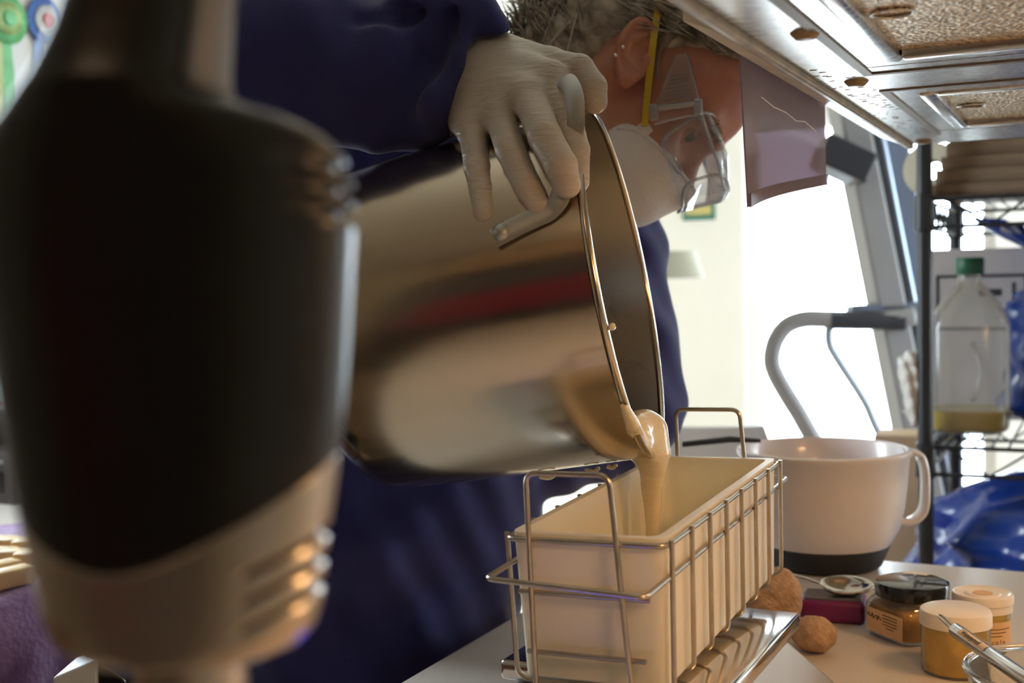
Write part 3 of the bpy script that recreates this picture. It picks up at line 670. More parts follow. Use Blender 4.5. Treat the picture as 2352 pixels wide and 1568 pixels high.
for (px, py) in ((1149, 532),):
    c = cyl_hit(px, py, .0045); nv = c-(cR+nA*((c-cR) @ nA)); nv /= np.linalg.norm(nv)
    wv = cam2world([c, c+nv]); zz = Vector(wv[1]-wv[0]); M_ = Matrix.Translation(Vector(wv[0])) @ zz.to_track_quat('Z', 'Y').to_matrix().to_4x4()
    MB().lathe([(0, .0042), (.0035, .0036), (.0060, .0016), (.0066, -.001)], M_, 20).obj('rivet', m_strap, pot, smooth=180)
# second handle on the far side of the pot
h2 = [cR-nA*.075-uS*(PR+.002)+vD*(-.05), cR-nA*.07-uS*(PR+.035)+vD*(-.045), cR-nA*.07-uS*(PR+.045), cR-nA*.07-uS*(PR+.035)+vD*.045, cR-nA*.075-uS*(PR+.002)+vD*.05]
MB().tube([tuple(p) for p in cam2world(spline(h2, 6))], .006, 10, flat=.5).obj('handle', m_strap, pot, smooth=60)
# ------------------------------------------------------------------ soap batter: pool, lip, stream
m_soap = mat('cream_soap_batter', (.85, .75, .53), .16, vary=.06, vscale=40, sss=.3, sssr=(.012, .008, .004), bump=.22, bscale=120, stretch=(1, 1, 3), coat=.5)
lip = cR+vD*PR
mz = (MT @ Vector((0, .1, WT)))[2]
stream = [K(1487, 992, .968), K(1501, 1040, .962), K(1500, 1075, .961), K(1497, 1120, .961), K(1499, 1165, .961), K(1499, 1210, .961)]
tail_w = cam2world([stream[-1]])[0]; tail_w2 = np.array([tail_w[0], tail_w[1], mz+.006]); endc = world2cam([tail_w2])[0]
def soap_f(P):
    w = P-cR; ax_ = w @ nA; rad = np.linalg.norm(w-ax_[..., None]*nA, axis=-1)
    lev = lip[1]+.030
    pool = np.maximum(np.maximum(rad-(PR-.0035+.03*np.minimum(ax_, 0)*1.0), P[..., 1]-lev-.0012*np.sin(P[..., 0]*90)), np.maximum(ax_+.006, -ax_-PL+.02))
    sp_ = chain(P, stream+[endc], [.0165, .0135, .0110, .0085, .0068, .0055, .0045])
    sheet = cap(P, K(1466, 985, .950), K(1487, 1045, .955), .0075, .0075)
    rimw = chain(P, [cyl_hit(1424, 925, .001)+nA*.002, cyl_hit(1443, 975, .002)+nA*.003, K(1470, 1020, .945)], [.0028, .0052, .0075])
    d = smin(pool, sp_, .016); d = smin(d, sheet, .010); d = smin(d, rimw, .006)
    return d
lo = np.minimum.reduce([cR-nA*PL-.15, endc-.02, stream[0]-.03]); lo[1] = endc[1]-.012
hi = np.array([K(1540, 900, .97)[0]+.012, lip[1]+.045, cR[2]+.21])
lo[2] = .80
soap = sdf_obj('soap_batter', soap_f, lo, hi, .0024, m_soap); tag(soap, 'thick cream soap batter pouring from the steel pot into the mould', 'soap batter')
# poured soap lying in the mould
pw = MW-2*WT-2*dr; rg = ring(pw-.001, WT+dr+.0005, ML_-WT-dr-.0005, WT+.0004); rg2 = ring(pw-.0006, WT+dr, ML_-WT-dr, WT+.006)
V = [MT @ p for p in rg+rg2]; n = len(rg); F = [tuple(range(n-1, -1, -1)), tuple(n+i for i in range(n))]+[(i, (i+1) % n, n+(i+1) % n, n+i) for i in range(n)]
tag(MB().add(V, F).obj('poured_soap', m_soap), 'thin layer of cream soap in the bottom of the mould', 'soap')
for (px, w_, l_) in ((1252, .014, .0022), (1358, .012, .0026), (1404, .008, .002)):
    c = cR+nA*((px-1500)/2800*.97)+vD*(PR+.0008)+uS*.012
    pp = spline([tuple(p) for p in cam2world([c-nA*w_/2, c-nA*w_*.2+vD*l_*.7, c+nA*w_*.15+vD*l_, c+nA*w_/2])], 4)
    MB().tube(pp, [.001]+[.0017]*(len(pp)-2)+[.001], 8).obj('soap_drip', m_soap, pot, smooth=180)
_q = cam2world([K(1403, 748, .836), K(1406, 752, .838)])
MB().tube([tuple(_q[0]), tuple((_q[0]+_q[1])/2), tuple(_q[1])], [.0012, .0032, .0028], 8).obj('soap_drip', m_soap, pot, smooth=180)
# ------------------------------------------------------------------ mixing bowl
b0 = onplane(1893, 1326, 2, CT); dv = (Wp(1893, 1326, 1.)-CM[:3, 3]); dv[2] = 0; dv /= np.linalg.norm(dv)
bc_ = b0+dv*.066; BX, BY = float(bc_[0]), float(bc_[1]); MBw = Matrix.Translation((BX, BY, CT))
bowl = thing('mixing_bowl', 'white plastic mixing bowl with black rubber base and side handle', 'bowl', (BX, BY, CT))
m_bowl = mat('white_melamine', (.72, .66, .65), .28, vary=.02, coat=.3)
prof = [(.064, .018), (.075, .028), (.085, .046), (.0905, .070), (.0935, .095), (.0960, .128), (.0990, .1305), (.0990, .1355), (.0950, .1370), (.0925, .134), (.0900, .095), (.0865, .075), (.081, .050), (.070, .032), (.055, .022), (0, .020)]
MB().lathe(prof, MBw, 72).obj('bowl_body', m_bowl, bowl, smooth=60)
MB().lathe([(0, 0), (.060, 0), (.0655, .004), (.0745, .026), (.0755, .030), (.072, .031), (.060, .016), (0, .016)], MBw, 64).obj('rubber_base', mat('black_rubber', (.016, .016, .018), .55, vary=.1), bowl, smooth=60)
ha = math.atan2(math.sin(R(26)), math.cos(R(26)))
def bh(r, z): return (BX+r*math.cos(ha), BY+r*math.sin(ha), CT+z)
MB().tube(spline([bh(.090, .131), bh(.110, .127), bh(.117, .112), bh(.1185, .085), bh(.1155, .06), bh(.101, .048), bh(.082, .050)], 6), .0135, 12, flat=.32, up=(0, 0, 1)).obj('bowl_handle', m_bowl, bowl, smooth=60)
# dark spoon handle lying over the bowl's rim
sp0 = np.array(bh(-.075, .157)); tag(MB().tube([(BX-.07, BY-.012, CT+.1435), (BX-.105, BY-.02, CT+.145), (BX-.16, BY-.03, CT+.138)], [.004, .007, .006], 10, flat=.6).obj('spatula', m_dk, smooth=60), 'dark spatula handle resting over the far rim of the white bowl', 'spatula')
# ------------------------------------------------------------------ jars
def jar_at(px, py, h, off):
    p = onplane(px, py, 2, h); d = Wp(px, py, 1.)-CM[:3, 3]; d[2] = 0; d /= np.linalg.norm(d); p = p+d*off; return float(p[0]), float(p[1])
m_clear = clear_mat('jar_plastic', (.97, .97, .96), gloss=.06, rough=.06, haze=.05)
m_lid = mat('white_lid_plastic', (.80, .74, .68), .32, vary=.02)
m_lab = mat('peach_paper_label', (.72, .47, .27), .7, vary=.06, vscale=30)
m_txt = mat('brown_label_print', (.16, .08, .03), .7, vary=.05)
m_yel = mat('yellow_powder', (.84, .58, .09), .75, col2=(.70, .44, .05), vscale=60)
jx, jy = jar_at(2195, 1566, CT, .029)
j = thing('cosmetic_jar', 'clear jar full of yellow powder with a plain white lid', 'jar', (jx, jy, CT)); JM = Matrix.Translation((jx, jy, CT))
MB().lathe([(0, .0005), (.0255, .0005), (.0278, .003), (.0282, .042), (.0265, .0425)], JM, 48).obj('jar_wall', m_clear, j, smooth=50)
MB().lathe([(0, .002), (.0248, .002), (.0262, .004), (.0264, .0395), (0, .0400)], JM, 48).obj('contents', m_yel, j, smooth=50)
MB().lathe([(0, .0545), (.0250, .0545), (.0282, .0530), (.0292, .0495), (.0292, .0412), (.0284, .0405), (0, .0405)], JM, 56).obj('lid', m_lid, j, smooth=40)
kx, ky = jar_at(2257, 1358, CT+.052, 0)
j = thing('cosmetic_jar', 'labelled jar of yellow powder with ringed white lid behind the plain jar', 'jar', (kx, ky, CT)); JM = Matrix.Translation((kx, ky, CT))
MB().lathe([(0, .0005), (.0210, .0005), (.0228, .003), (.0230, .038)], JM, 48).obj('jar_wall', m_clear, j, smooth=50)
MB().lathe([(0, .002), (.0205, .002), (.0218, .004), (.0219, .0365), (0, .037)], JM, 48).obj('contents', mat('bright_yellow_powder', (.85, .62, .03), .7, vary=.1, vscale=50), j, smooth=50)
MB().lathe([(0, .0505), (.010, .0505), (.012, .0515), (.0145, .0515), (.0155, .0500), (.0215, .0505), (.0235, .0520), (.0255, .0515), (.0260, .049), (.0260, .044), (.0248, .043), (.0248, .0365), (.0235, .036), (0, .036)], JM, 56).obj('lid', m_lid, j, smooth=40)
MB().lathe([(0, .0512), (.0085, .0511), (.0085, .0506)], JM, 24).obj('lid_sticker', m_lab, j)
lbA = -64
MB().lathe([(.0231, .006), (.0234, .006), (.0234, .030), (.0231, .030)], JM @ Matrix.Rotation(R(lbA), 4, 'Z'), 28, R(-70), R(70), True).obj('label', m_lab, j, smooth=50)
def curved_text(body, size, rad, z, ang, parent, JM_, m):
    st = len(body)
    for i, chx in enumerate(body):
        if chx == ' ': continue
        a_ = R(ang)+(i-(st-1)/2)*size*.62/rad
        M_ = JM_ @ Matrix.Rotation(a_, 4, 'Z') @ Matrix.Translation((rad, 0, z)) @ Matrix.Rotation(R(90), 4, 'Z') @ Matrix.Rotation(R(90), 4, 'X')
        textpart('letter', chx, size, M_, m, parent)
curved_text('Lincoln', .0058, .0236, .0125, lbA, j, JM, m_txt)
ln = MB()
for q_ in range(3): ln.lathe([(.02345, .0235-.003*q_), (.0236, .0235-.003*q_), (.0236, .0243-.003*q_), (.02345, .0243-.003*q_)], JM @ Matrix.Rotation(R(lbA), 4, 'Z'), 16, R(-50), R(45-12*q_), True)
ln.obj('label_lines', m_txt, j)
# squat square jar with black lid
sx_, sy_ = -.161, 1.165
j = thing('square_jar', 'squat square glass jar of amber powder with black lid and paper label', 'jar', (sx_, sy_, CT)); bx, by, zl = sx_, sy_, CT
ja = R(-43)
sqlathe([(.028, .0005, 1), (.031, .003, 1), (.0335, .010, 1), (.034, .022, 1), (.033, .030, .8), (.031, .0355, .4), (.029, .0385, 0), (.029, .040, 0)], 48, 6, ja).obj('jar_wall', m_clear, j, smooth=60)
sqlathe([(.027, .003, 1), (.0295, .005, 1), (.0318, .011, 1), (.0323, .022, 1), (.0300, .0300, .7), (.0001, .0305, .7)], 48, 6, ja).obj('contents', mat('amber_powder', (.56, .30, .05), .6, col2=(.36, .17, .02), vscale=18), j, smooth=60)
MB().lathe([(0, .0530), (.0290, .0530), (.0328, .0515), (.0335, .049), (.0335, .0395), (.0325, .0385), (0, .0385)], Matrix.Translation((sx_, sy_, CT)), 64).obj('lid', mat('black_gloss_lid', (.012, .012, .014), .16, vary=.1, coat=.5), j, smooth=40)
rb = random.Random(4)
MB().lathe([(.021+.004*math.sin(t), .0534) for t in (0,)]+[(.030, .0533)], Matrix.Translation((sx_, sy_, CT)), 14, R(62), R(118)).obj('powder_smear', mat('pale_powder', (.82, .76, .60), .9, vary=.1), j)
RJ = Matrix.Translation((sx_, sy_, CT)) @ Matrix.Rotation(ja, 4, 'Z')
MB().box((RJ @ Vector((.004, -.0345, .0165))), (.050, .0006, .022), Matrix.Rotation(ja, 3, 'Z'), .0002).obj('label', m_lab, j)
ln = MB()
for q_ in range(5): ln.box((RJ @ Vector((.012, -.0350, .0245-.0028*q_))), (.020-.003*(q_ > 3)*3, .0002, .0009), Matrix.Rotation(ja, 3, 'Z'))
ln.obj('label_lines', m_txt, j)
MB().tube([RJ @ Vector((-.019+.019*t, -.0352, .0205+.0016*math.sin(t*24)+.0008*math.sin(t*41))) for t in np.linspace(0, 1, 60)], .0004, 5).obj('label_script', m_txt, j)
# ------------------------------------------------------------------ glass bowl with the probe thermometer
m_rimglass = mat('thick_glass', (.9, .93, .92), .03, trans=1., ior=1.5)
gz = CT+.070; gl = onplane(2224, 1540, 2, gz); rgt = np.array([math.cos(R(26)), math.sin(R(26)), 0]); gc = gl+rgt*.060
gb = thing('glass_bowl', 'small clear glass bowl under the steel thermometer', 'bowl', (float(gc[0]), float(gc[1]), CT)); GM = Matrix.Translation((float(gc[0]), float(gc[1]), CT))
MB().lathe([(0, .0005), (.030, .0005), (.034, .003), (.050, .035), (.0585, .066), (.0560, .066), (.047, .034), (.031, .007), (0, .005)], GM, 64).obj('bowl_wall', clear_mat('glass_wall', (.96, .98, .97), gloss=.06, rough=.0, haze=.02), gb, smooth=60)
MB().lathe([(.0580+.0028*math.cos(t), .0675+.0025*math.sin(t)) for t in np.linspace(0, 2*math.pi, 10, endpoint=False)], GM, 72, closed=True).obj('rolled_rim', m_rimglass, gb, smooth=180)
tz = gz+.0072
ta = onplane(2194, 1447, 2, tz+.004); tb_ = onplane(2352, 1557, 2, tz-.001); td = (tb_-ta)/np.linalg.norm(tb_-ta); te = tb_+td*.05
tm = thing('probe_thermometer', 'slim steel probe thermometer lying across the glass bowl', 'thermometer', tuple(ta))
m_th = mat('satin_steel_tube', (.50, .44, .38), .25, 1., vary=.05)
MB().tube([tuple(ta), tuple(ta+td*.0004), tuple(te)], [.0046, .0052, .0052], 24).obj('tube', m_th, tm, smooth=60)
ca, cb2 = onplane(2157, 1412, 2, tz+.006), ta
sd = np.cross(td, [0, 0, 1]); sd /= np.linalg.norm(sd)
MB().tube(spline([tuple(ta+sd*.0016), tuple(ca*.85+ta*.15+sd*.0017), tuple(ca), tuple(ca*.85+ta*.15-sd*.0017), tuple(ta-sd*.0016)], 6), .0009, 8).obj('hanging_loop', m_th, tm, smooth=180)
upv = np.cross(sd, td); upv = upv if upv[2] > 0 else -upv
LM = Matrix(((td[0], -sd[0], upv[0], 0), (td[1], -sd[1], upv[1], 0), (td[2], -sd[2], upv[2], 0), (0, 0, 0, 1)))
lm = ta+td*.028
nrm_ = (np.array(upv)*.82+np.array(sd)*(-.57 if (sd @ (CM[:3, 3]-lm)) < 0 else .57)); nrm_ /= np.linalg.norm(nrm_)
G_ = []
side2 = np.cross(nrm_, td)
for i in range(2):
    G_.append([tuple(ta+td*(.012+.036*i)+(nrm_*math.cos(t)+side2*math.sin(t))*.0053) for t in np.linspace(-.55, .55, 9)])
MB().grid(G_).obj('label', mat('beige_label', (.70, .58, .44), .6, vary=.04), tm, smooth=180)
vd = lm-CM[:3, 3]
ydir = side2 if (side2 @ np.array([0, 0, 1])) > 0 else -side2
TM_ = Matrix(((td[0], ydir[0], nrm_[0], (lm+nrm_*.0055)[0]), (td[1], ydir[1], nrm_[1], (lm+nrm_*.0055)[1]), (td[2], ydir[2], nrm_[2], (lm+nrm_*.0055)[2]), (0, 0, 0, 1)))
textpart('lettering', 'Waterproof', .0050, TM_, m_ink, tm)
# ------------------------------------------------------------------ cloths, purple tin and spoon behind the scale
m_tan = mat('tan_terry', (.56, .37, .24), .95, col2=(.40, .25, .15), vscale=130, bump=1., bscale=420)
def lump(name, label, parts, seed):
    def f(P):
        d = None
        for c, r_ in parts: e = ell(P, c, r_); d = e if d is None else smin(d, e, .012)
        return d+.0009*np.sin(P[..., 0]*310+seed)*np.sin(P[..., 1]*280+1)*np.sin(P[..., 2]*300)+.0005*np.sin(P[..., 0]*900)*np.sin(P[..., 1]*850+2)*np.sin(P[..., 2]*870+seed)
    cs = np.array([np.array(c)-np.array(r_) for c, r_ in parts]).min(0)-.004; ce = np.array([np.array(c)+np.array(r_) for c, r_ in parts]).max(0)+.004
    return tag(sdf_obj(name, f, cs, ce, .0016, m_tan, None, None), label, 'sponge')
u1 = onplane(1798, 1460, 2, CT); l1 = jar_at(1870, 1511, CT, .018)
l0 = jar_at(1790, 1452, CT, .012)
lump('bath_sponge', 'tan textured sponge standing up behind the steel scale', [((l0[0], l0[1], CT+.030), (.022, .018, .0295)), ((l0[0]-.012, l0[1]-.004, CT+.024), (.018, .018, .0235))], 1.)
lump('bath_sponge', 'small oval tan sponge lying beside the corner of the scale', [((l1[0], l1[1], CT+.0165), (.020, .017, .0160))], 2.)
q0 = onplane(1905, 1432, 2, CT); qd = np.array([math.cos(R(8)), math.sin(R(8))])
pt = thing('purple_tin', 'low purple box lying in front of the white mixing bowl', 'box', (float(q0[0]), float(q0[1])+.02, CT))
Rp = Matrix.Rotation(R(8), 3, 'Z')
MB().box((q0[0], q0[1]+.022, CT+.011), (.062, .044, .022), Rp, .005, 3).obj('body', mat('purple_plastic', (.16, .012, .10), .4, vary=.08), pt, smooth=40)
MB().box((q0[0], q0[1]+.022, CT+.0225), (.054, .036, .003), Rp, .001).obj('inset_lid', mat('slate_blue_lid', (.10, .11, .14), .35, vary=.1), pt)
spn = thing('steel_spoon', 'steel spoon with deep bowl resting on the purple box', 'spoon', (float(q0[0])+.02, float(q0[1])+.02, CT+.024))
SM = Matrix.Translation((q0[0]+.012, q0[1]+.024, CT+.0335)) @ Matrix.Rotation(R(10), 4, 'Z') @ Matrix.Rotation(R(14), 4, 'X') @ Matrix.Diagonal((1.35, .95, 1, 1))
m_sp = mat('polished_spoon', (.5, .45, .40), .12, 1., vary=.04)
MB().lathe([(0, -.009), (.009, -.0078), (.016, -.004), (.0195, .001), (.0190, .0012), (.0155, -.0032), (.009, -.0068), (0, -.008)], SM, 40).obj('spoon_bowl', m_sp, spn, smooth=180)
MB().tube([SM @ Vector((-.0190, 0, .001)), SM @ Vector((-.028, .004, .003)), SM @ Vector((-.05, .016, .004)), SM @ Vector((-.075, .03, .0))], [.003, .003, .003, .004], 10, flat=.5).obj('spoon_handle', m_sp, spn, smooth=60)
# ------------------------------------------------------------------ window worktop: towel, soap, dishes
m_pur = mat('purple_terry', (.36, .22, .40), .95, col2=(.20, .10, .24), vscale=22, bump=1., bscale=150, sheen=.3)
te0, te1 = .74, 1.30
prof = []
for s_ in np.linspace(0, .62, 40):
    if s_ < .34: prof.append((OX1-.34+s_, CT+.008))
    else:
        t = s_-.34; prof.append((OX1+.012+.004*math.sin(t*30), CT+.006-t) if t > .015 else (OX1+.012*t/.015, CT+.008-.3*t))
GG = []
for i in range(50):
    y = te0+(te1-te0)*i/49; row = []
    for k, (x, z) in enumerate(prof):
        hang = max(0, (k-22)/18); row.append((x+.014*hang*math.sin(y*60+k*.1), y, z+.003*math.sin(y*45+x*30)*math.sin(x*50+y*9)))
    GG.append(row)
tow = tag(MB().grid(GG, .004).obj('towel', m_pur, smooth=180), 'purple terry towel draped over the edge of the window worktop', 'towel')
m_bar = mat('butter_yellow_soap', (.78, .55, .25), .5, vary=.08, vscale=20, sss=.2, sssr=(.01, .006, .003))
bars = [(4, 1276, 0), (42, 1279, 0), (74, 1283, 0), (0, 1304, 0), (44, 1308, 0), (80, 1313, 0), (-4, 1338, 1), (28, 1352, 1)]
wh_ = ['at the back of the rows', 'in the back row', 'at the end of the back row', 'in the middle row', 'in the middle row next to the gap', 'at the end of the middle row', 'in the front row', 'lying askew in the front row']
for i, (px, py, k) in enumerate(bars):
    p = onplane(px, py, 2, CT+.012)
    tag(MB().box((p[0], p[1], CT+.0255), (.045, .022, .022) if not k else (.024, .050, .020), Matrix.Rotation(R(20+(-30 if k else 6*(i % 3))), 3, 'Z'), .004, 2).obj('soap_bar', m_bar, smooth=40), 'butter-yellow soap bar '+['in the row furthest from the towel edge', 'in the middle row on the purple towel', 'lying slanted near the towel edge'][0 if i < 3 else 1 if i < 6 else 2], 'soap bar', 'soap bars on the purple towel')
# dishes behind the towel
p = onplane(8, 1236, 2, CT); fx, fy = float(p[0])-.05, float(p[1])+.23
fp = thing('frying_pan', 'black frying pan on the window worktop beyond the towel', 'pan', (fx, fy, CT))
MB().lathe([(0, .001), (.085, .001), (.105, .012), (.118, .045), (.115, .045), (.102, .014), (.083, .005), (0, .004)], Matrix.Translation((fx, fy, CT)), 48).obj('pan_body', mat('black_pan', (.012, .013, .02), .3, vary=.1), fp, smooth=60)
MB().tube([(fx+.11, fy-.02, CT+.035), (fx+.18, fy-.05, CT+.055), (fx+.25, fy-.08, CT+.06)], .009, 10, flat=.6).obj('pan_handle', m_dk, fp, smooth=60)
tag(MB().box((fx-.01, fy-.01, CT+.058), (.10, .11, .030), Matrix.Rotation(R(28), 3, 'Z'), .012, 3).obj('folded_cloth', mat('cream_cloth', (.72, .66, .52), .9, bump=.4, bscale=150), smooth=60), 'folded cream cloth lying in the black frying pan', 'cloth')
p = Wp(-6, 1150, 2.05); zz = CT; kx, ky = float(p[0]), float(p[1])
st = thing('dish_rack_stand', 'dark wooden crate behind the frying pan on the worktop', 'crate', (kx, ky, CT))
MB().bb(kx-.14, kx+.12, ky-.07, ky+.14, CT, CT+.015).obj('crate_base', m_dark, st)
for dx in (-.13, .10): MB().bb(kx+dx, kx+dx+.02, ky-.07, ky+.14, CT+.015, CT+.07).obj('crate_side', m_dark, st)
MB().bb(kx-.14, kx+.12, ky-.07, ky+.14, CT+.07, CT+.085).obj('crate_top', m_dark, st)
zb_ = CT+.085
sb = thing('steel_bowl', 'shiny steel bowl on the dark crate', 'bowl', (kx, ky+.03, zb_))
MB().lathe([(0, 0), (.05, 0), (.085, .02), (.105, .06), (.112, .062), (.112, .065), (.102, .064), (.083, .024), (.048, .004), (0, .003)], Matrix.Translation((kx, ky+.03, zb_)), 48).obj('bowl_body', mat('shiny_steel', (.6, .6, .6), .15, 1., vary=.05), sb, smooth=60)
wbw = thing('white_bowl', 'white china bowl nested upside down on the steel bowl', 'bowl', (kx, ky+.03, zb_+.066))
MB().lathe([(.095, 0), (.098, .001), (.092, .03), (.07, .06), (.04, .075), (.035, .085), (0, .085), (0, .08), (.06, .058), (.085, .03), (.092, .001)], Matrix.Translation((kx, ky+.03, zb_+.066)), 48).obj('bowl_body', mat('white_china', (.8, .8, .78), .2, vary=.02), wbw, smooth=60)
MB().lathe([(.0985, .004), (.0995, .004), (.0985, .010), (.0975, .010)], Matrix.Translation((kx, ky+.03, zb_+.066)), 48, closed=True).obj('red_band', mat('red_glaze', (.45, .05, .05), .3, vary=.05), wbw)
# white box on a stool in the aisle
p = Wp(222, 1513, .95); zt = float(p[2]); ux, uy = float(p[0]), float(p[1])
dB = np.array([math.cos(R(26)), math.sin(R(26))]); Rz = Matrix.Rotation(R(26), 3, 'Z')
wbx = thing('document_box', 'white box with a black side panel on the black stool', 'box', (ux, uy, zt-.16))
def lc(a, b, z): return (ux+a*math.cos(R(26))-b*math.sin(R(26)), uy+a*math.sin(R(26))+b*math.cos(R(26)), z)
V = [lc(-.035, 0, zt-.16), lc(0, 0, zt-.16), lc(0, 0, zt), lc(-.035, 0, zt-.014), lc(-.035, .05, zt-.16), lc(0, .05, zt-.16), lc(0, .05, zt), lc(-.035, .05, zt-.014)]
MB().add(V, [(0, 1, 2, 3), (7, 6, 5, 4), (0, 4, 5, 1), (1, 5, 6, 2), (2, 6, 7, 3), (3, 7, 4, 0)]).obj('box_body', mat('cool_white_plastic', (.62, .66, .70), .4, vary=.03), wbx, bev=.002)
V = [lc(.001, .0, zt-.16), lc(.022, .0, zt-.16), lc(.022, .0, zt-.018), lc(.001, 0, zt-.002), lc(.001, .05, zt-.16), lc(.022, .05, zt-.16), lc(.022, .05, zt-.018), lc(.001, .05, zt-.002)]
MB().add(V, [(0, 1, 2, 3), (7, 6, 5, 4), (0, 4, 5, 1), (1, 5, 6, 2), (2, 6, 7, 3), (3, 7, 4, 0)]).obj('side_panel', mat('gloss_black_plastic', (.012, .013, .016), .15, vary=.1, coat=.4), wbx, bev=.002)
stl = thing('stool', 'small black stool between the two worktops', 'stool', (*lc(-.01, .02, 0)[:2], 0)); zs = zt-.161
MB().box(lc(-.01, .02, zs-.012), (.15, .15, .024), Rz, .006).obj('seat', m_black, stl)
for a_ in (-.06, .06):
    for b_ in (-.05, .08): MB().tube([lc(a_*.9-.01, b_*.9+.004, zs-.02), lc(a_*1.15-.01, b_*1.1+.004, 0)], .009, 8).obj('leg', m_black, stl, smooth=60)
# ------------------------------------------------------------------ immersion blender, close to the lens
ZB = .30
yt = [-330, -200, 0, 90, 150, 190, 220, 240, 260, 285, 315, 350, 390, 430, 520, 640, 800, 950, 1080, 1200, 1300, 1390, 1430, 1460, 1482, 1500]
xl = [200, 190, 165, 135, 108, 88, 70, 55, 38, 15, -12, -30, -38, -40, -36, -26, -6, 18, 42, 66, 92, 112, 126, 150, 200, 310]
xr = [540, 530, 520, 516, 512, 512, 520, 545, 600, 690, 745, 783, 805, 813, 814, 808, 800, 788, 772, 756, 745, 735, 722, 695, 640, 565]
def prof_at(y): return np.interp(y, yt, xl), np.interp(y, yt, xr)
def bl_pt(y, a, shrink=0.):
    l_, r_ = prof_at(y); c = (l_+r_)/2; hw = (r_-l_)/2*ZB/FPX-shrink; dep = min(hw, .024)
    ca, sa = math.cos(a), math.sin(a); e = 2.5; k = (abs(ca)**e+abs(sa)**e)**(-1/e)
    p = K(c, y, ZB).copy(); p[0] += hw*k*ca; p[2] += -dep*k*sa; return p
def ybound(a):
    u = math.cos(a); x = 400+400*u
    return 1283-228*max(0, (x-290)/490)**1.7-130*max(0, (290-x)/260)**2
slots_u = [385, 437, 490]; slots_l = [1275, 1335, 1395]
ib = thing('immersion_blender', 'black and silver immersion blender standing upright on the worktop', 'immersion blender', tuple(np.append(Wp(430, 1500, ZB)[:2], CT)))
m_grip = mat('black_soft_grip', (.010, .009, .008), .30, vary=.1, spec=.55)
m_mot = mat('silver_motor_housing', (.50, .44, .37), .30, .85, vary=.05)
na = 96
def loft(rows, name, m, sl, skip=None, smooth=180):
    V = []; F = []
    for k in range(len(rows)):
        for i in range(na):
            a = 2*math.pi*i/na-math.pi/2; y = rows[k](a); sh_ = 0.
            l_, r_ = prof_at(y); u = math.cos(a)
            for s0 in sl:
                sy = s0+(.0 if s0 < 800 else -60*(u-.62)/.38*1.0)
                if s0 < 800: sy = s0+30*(u-.72)
                dy = abs(y-sy); win = 1/(1+math.exp(-(u-.66)*60)) if s0 < 800 else 1/(1+math.exp(-(u-.50)*40))*(1 if math.sin(a) > -.9 else 0)
                if dy < 15: sh_ = max(sh_, (.0036 if s0 < 800 else .0022)*win*(1-(dy/15)**4))
            V.append(bl_pt(y, a, sh_))
    for k in range(len(rows)-1):
        for i in range(na): F.append((k*na+i, k*na+(i+1) % na, (k+1)*na+(i+1) % na, (k+1)*na+i))
    F.append(tuple(range(na))); F.append(tuple((len(rows)-1)*na+i for i in range(na)))
    return MB().add(cam2world(np.array(V)), F).obj(name, m, ib, smooth=smooth)
NU = 170
loft([(lambda a, t=t: -330+(ybound(a)-3+330)*t) for t in np.linspace(0, 1, NU)], 'grip', m_grip, slots_u)
loft([(lambda a, t=t: ybound(a)+(1500-ybound(a))*t) for t in np.linspace(0, 1, 70)], 'motor_housing', m_mot, slots_l)
for s0 in slots_l:       # dark vent slits sunk in the grooves
    up_, lo_ = [], []
    for u in np.linspace(.56, .985, 22):
        a = math.acos(u); y = s0-60*(u-.62)/.38; up_.append(cam2world([bl_pt(y-9, a, .0014)])[0]); lo_.append(cam2world([bl_pt(y+9, a, .0014)])[0])
    MB().grid([up_, lo_]).obj('vent_slot', mat('slot_black', (.02, .012, .008), .7, vary=.1), ib, smooth=180)
# silver side trim on the neck
rowz = []
for y in np.linspace(-325, 232, 40): rowz.append([cam2world([bl_pt(y, a, -.0006)])[0] for a in np.linspace(-.9, .78, 14)])
MB().grid(rowz, .0005).obj('neck_trim', mat('grey_trim', (.13, .14, .155), .6, 0., vary=.05), ib, smooth=180)
sc_ = np.array(Wp(437, 1500, ZB)); SMx = Matrix.Translation((sc_[0], sc_[1], 0)); rS = 127/FPX*ZB; zs0 = float(sc_[2])+.006
MB().lathe([(0, zs0), (rS, zs0), (rS, zs0-.05), (rS*.72, zs0-.075), (rS*.62, CT+.075), (rS*.9, CT+.055), (.028, CT+.034), (.031, CT+.004), (.030, CT), (.027, CT), (.028, CT+.030), (0, CT+.04)], SMx, 48).obj('shaft', mat('brushed_shaft_steel', (.55, .50, .44), .22, 1., vary=.04), ib, smooth=40)
# ------------------------------------------------------------------ the person pouring
pf = cam2world([[K(720, 1500, 1.34)[0], 0, 1.36]])[0]
person = thing('person', 'person in navy coat, goggles and mask bending to pour from the pot', 'person', (float(pf[0]), float(pf[1]), 0))
m_skin = mat('ruddy_skin', (.58, .30, .19), .48, col2=(.47, .185, .12), vscale=22, sss=.25, sssr=(.012, .005, .003), bump=.12, bscale=500)  # reddish skin tone, varied by noise
m_coat = mat('navy_cotton', (.021, .024, .14), .78, vary=.22, vscale=9, bump=.25, bscale=700, sheen=.15)
m_glove = mat('cream_latex', (.54, .47, .385), .42, vary=.06, vscale=25, sss=.12, sssr=(.006, .004, .003))
N_, L_ = nodes_of(m_glove)      # fine stretch wrinkles in the latex
_tc = N_.new('ShaderNodeTexCoord'); _mp = N_.new('ShaderNodeMapping'); _mp.inputs['Rotation'].default_value = (.2, .9, .5); _mp.inputs['Scale'].default_value = (1, 1, 5)
_nz = N_.new('ShaderNodeTexNoise'); _nz.inputs['Scale'].default_value = 42; _nz.inputs['Detail'].default_value = 2; _nz.inputs['Distortion'].default_value = .8
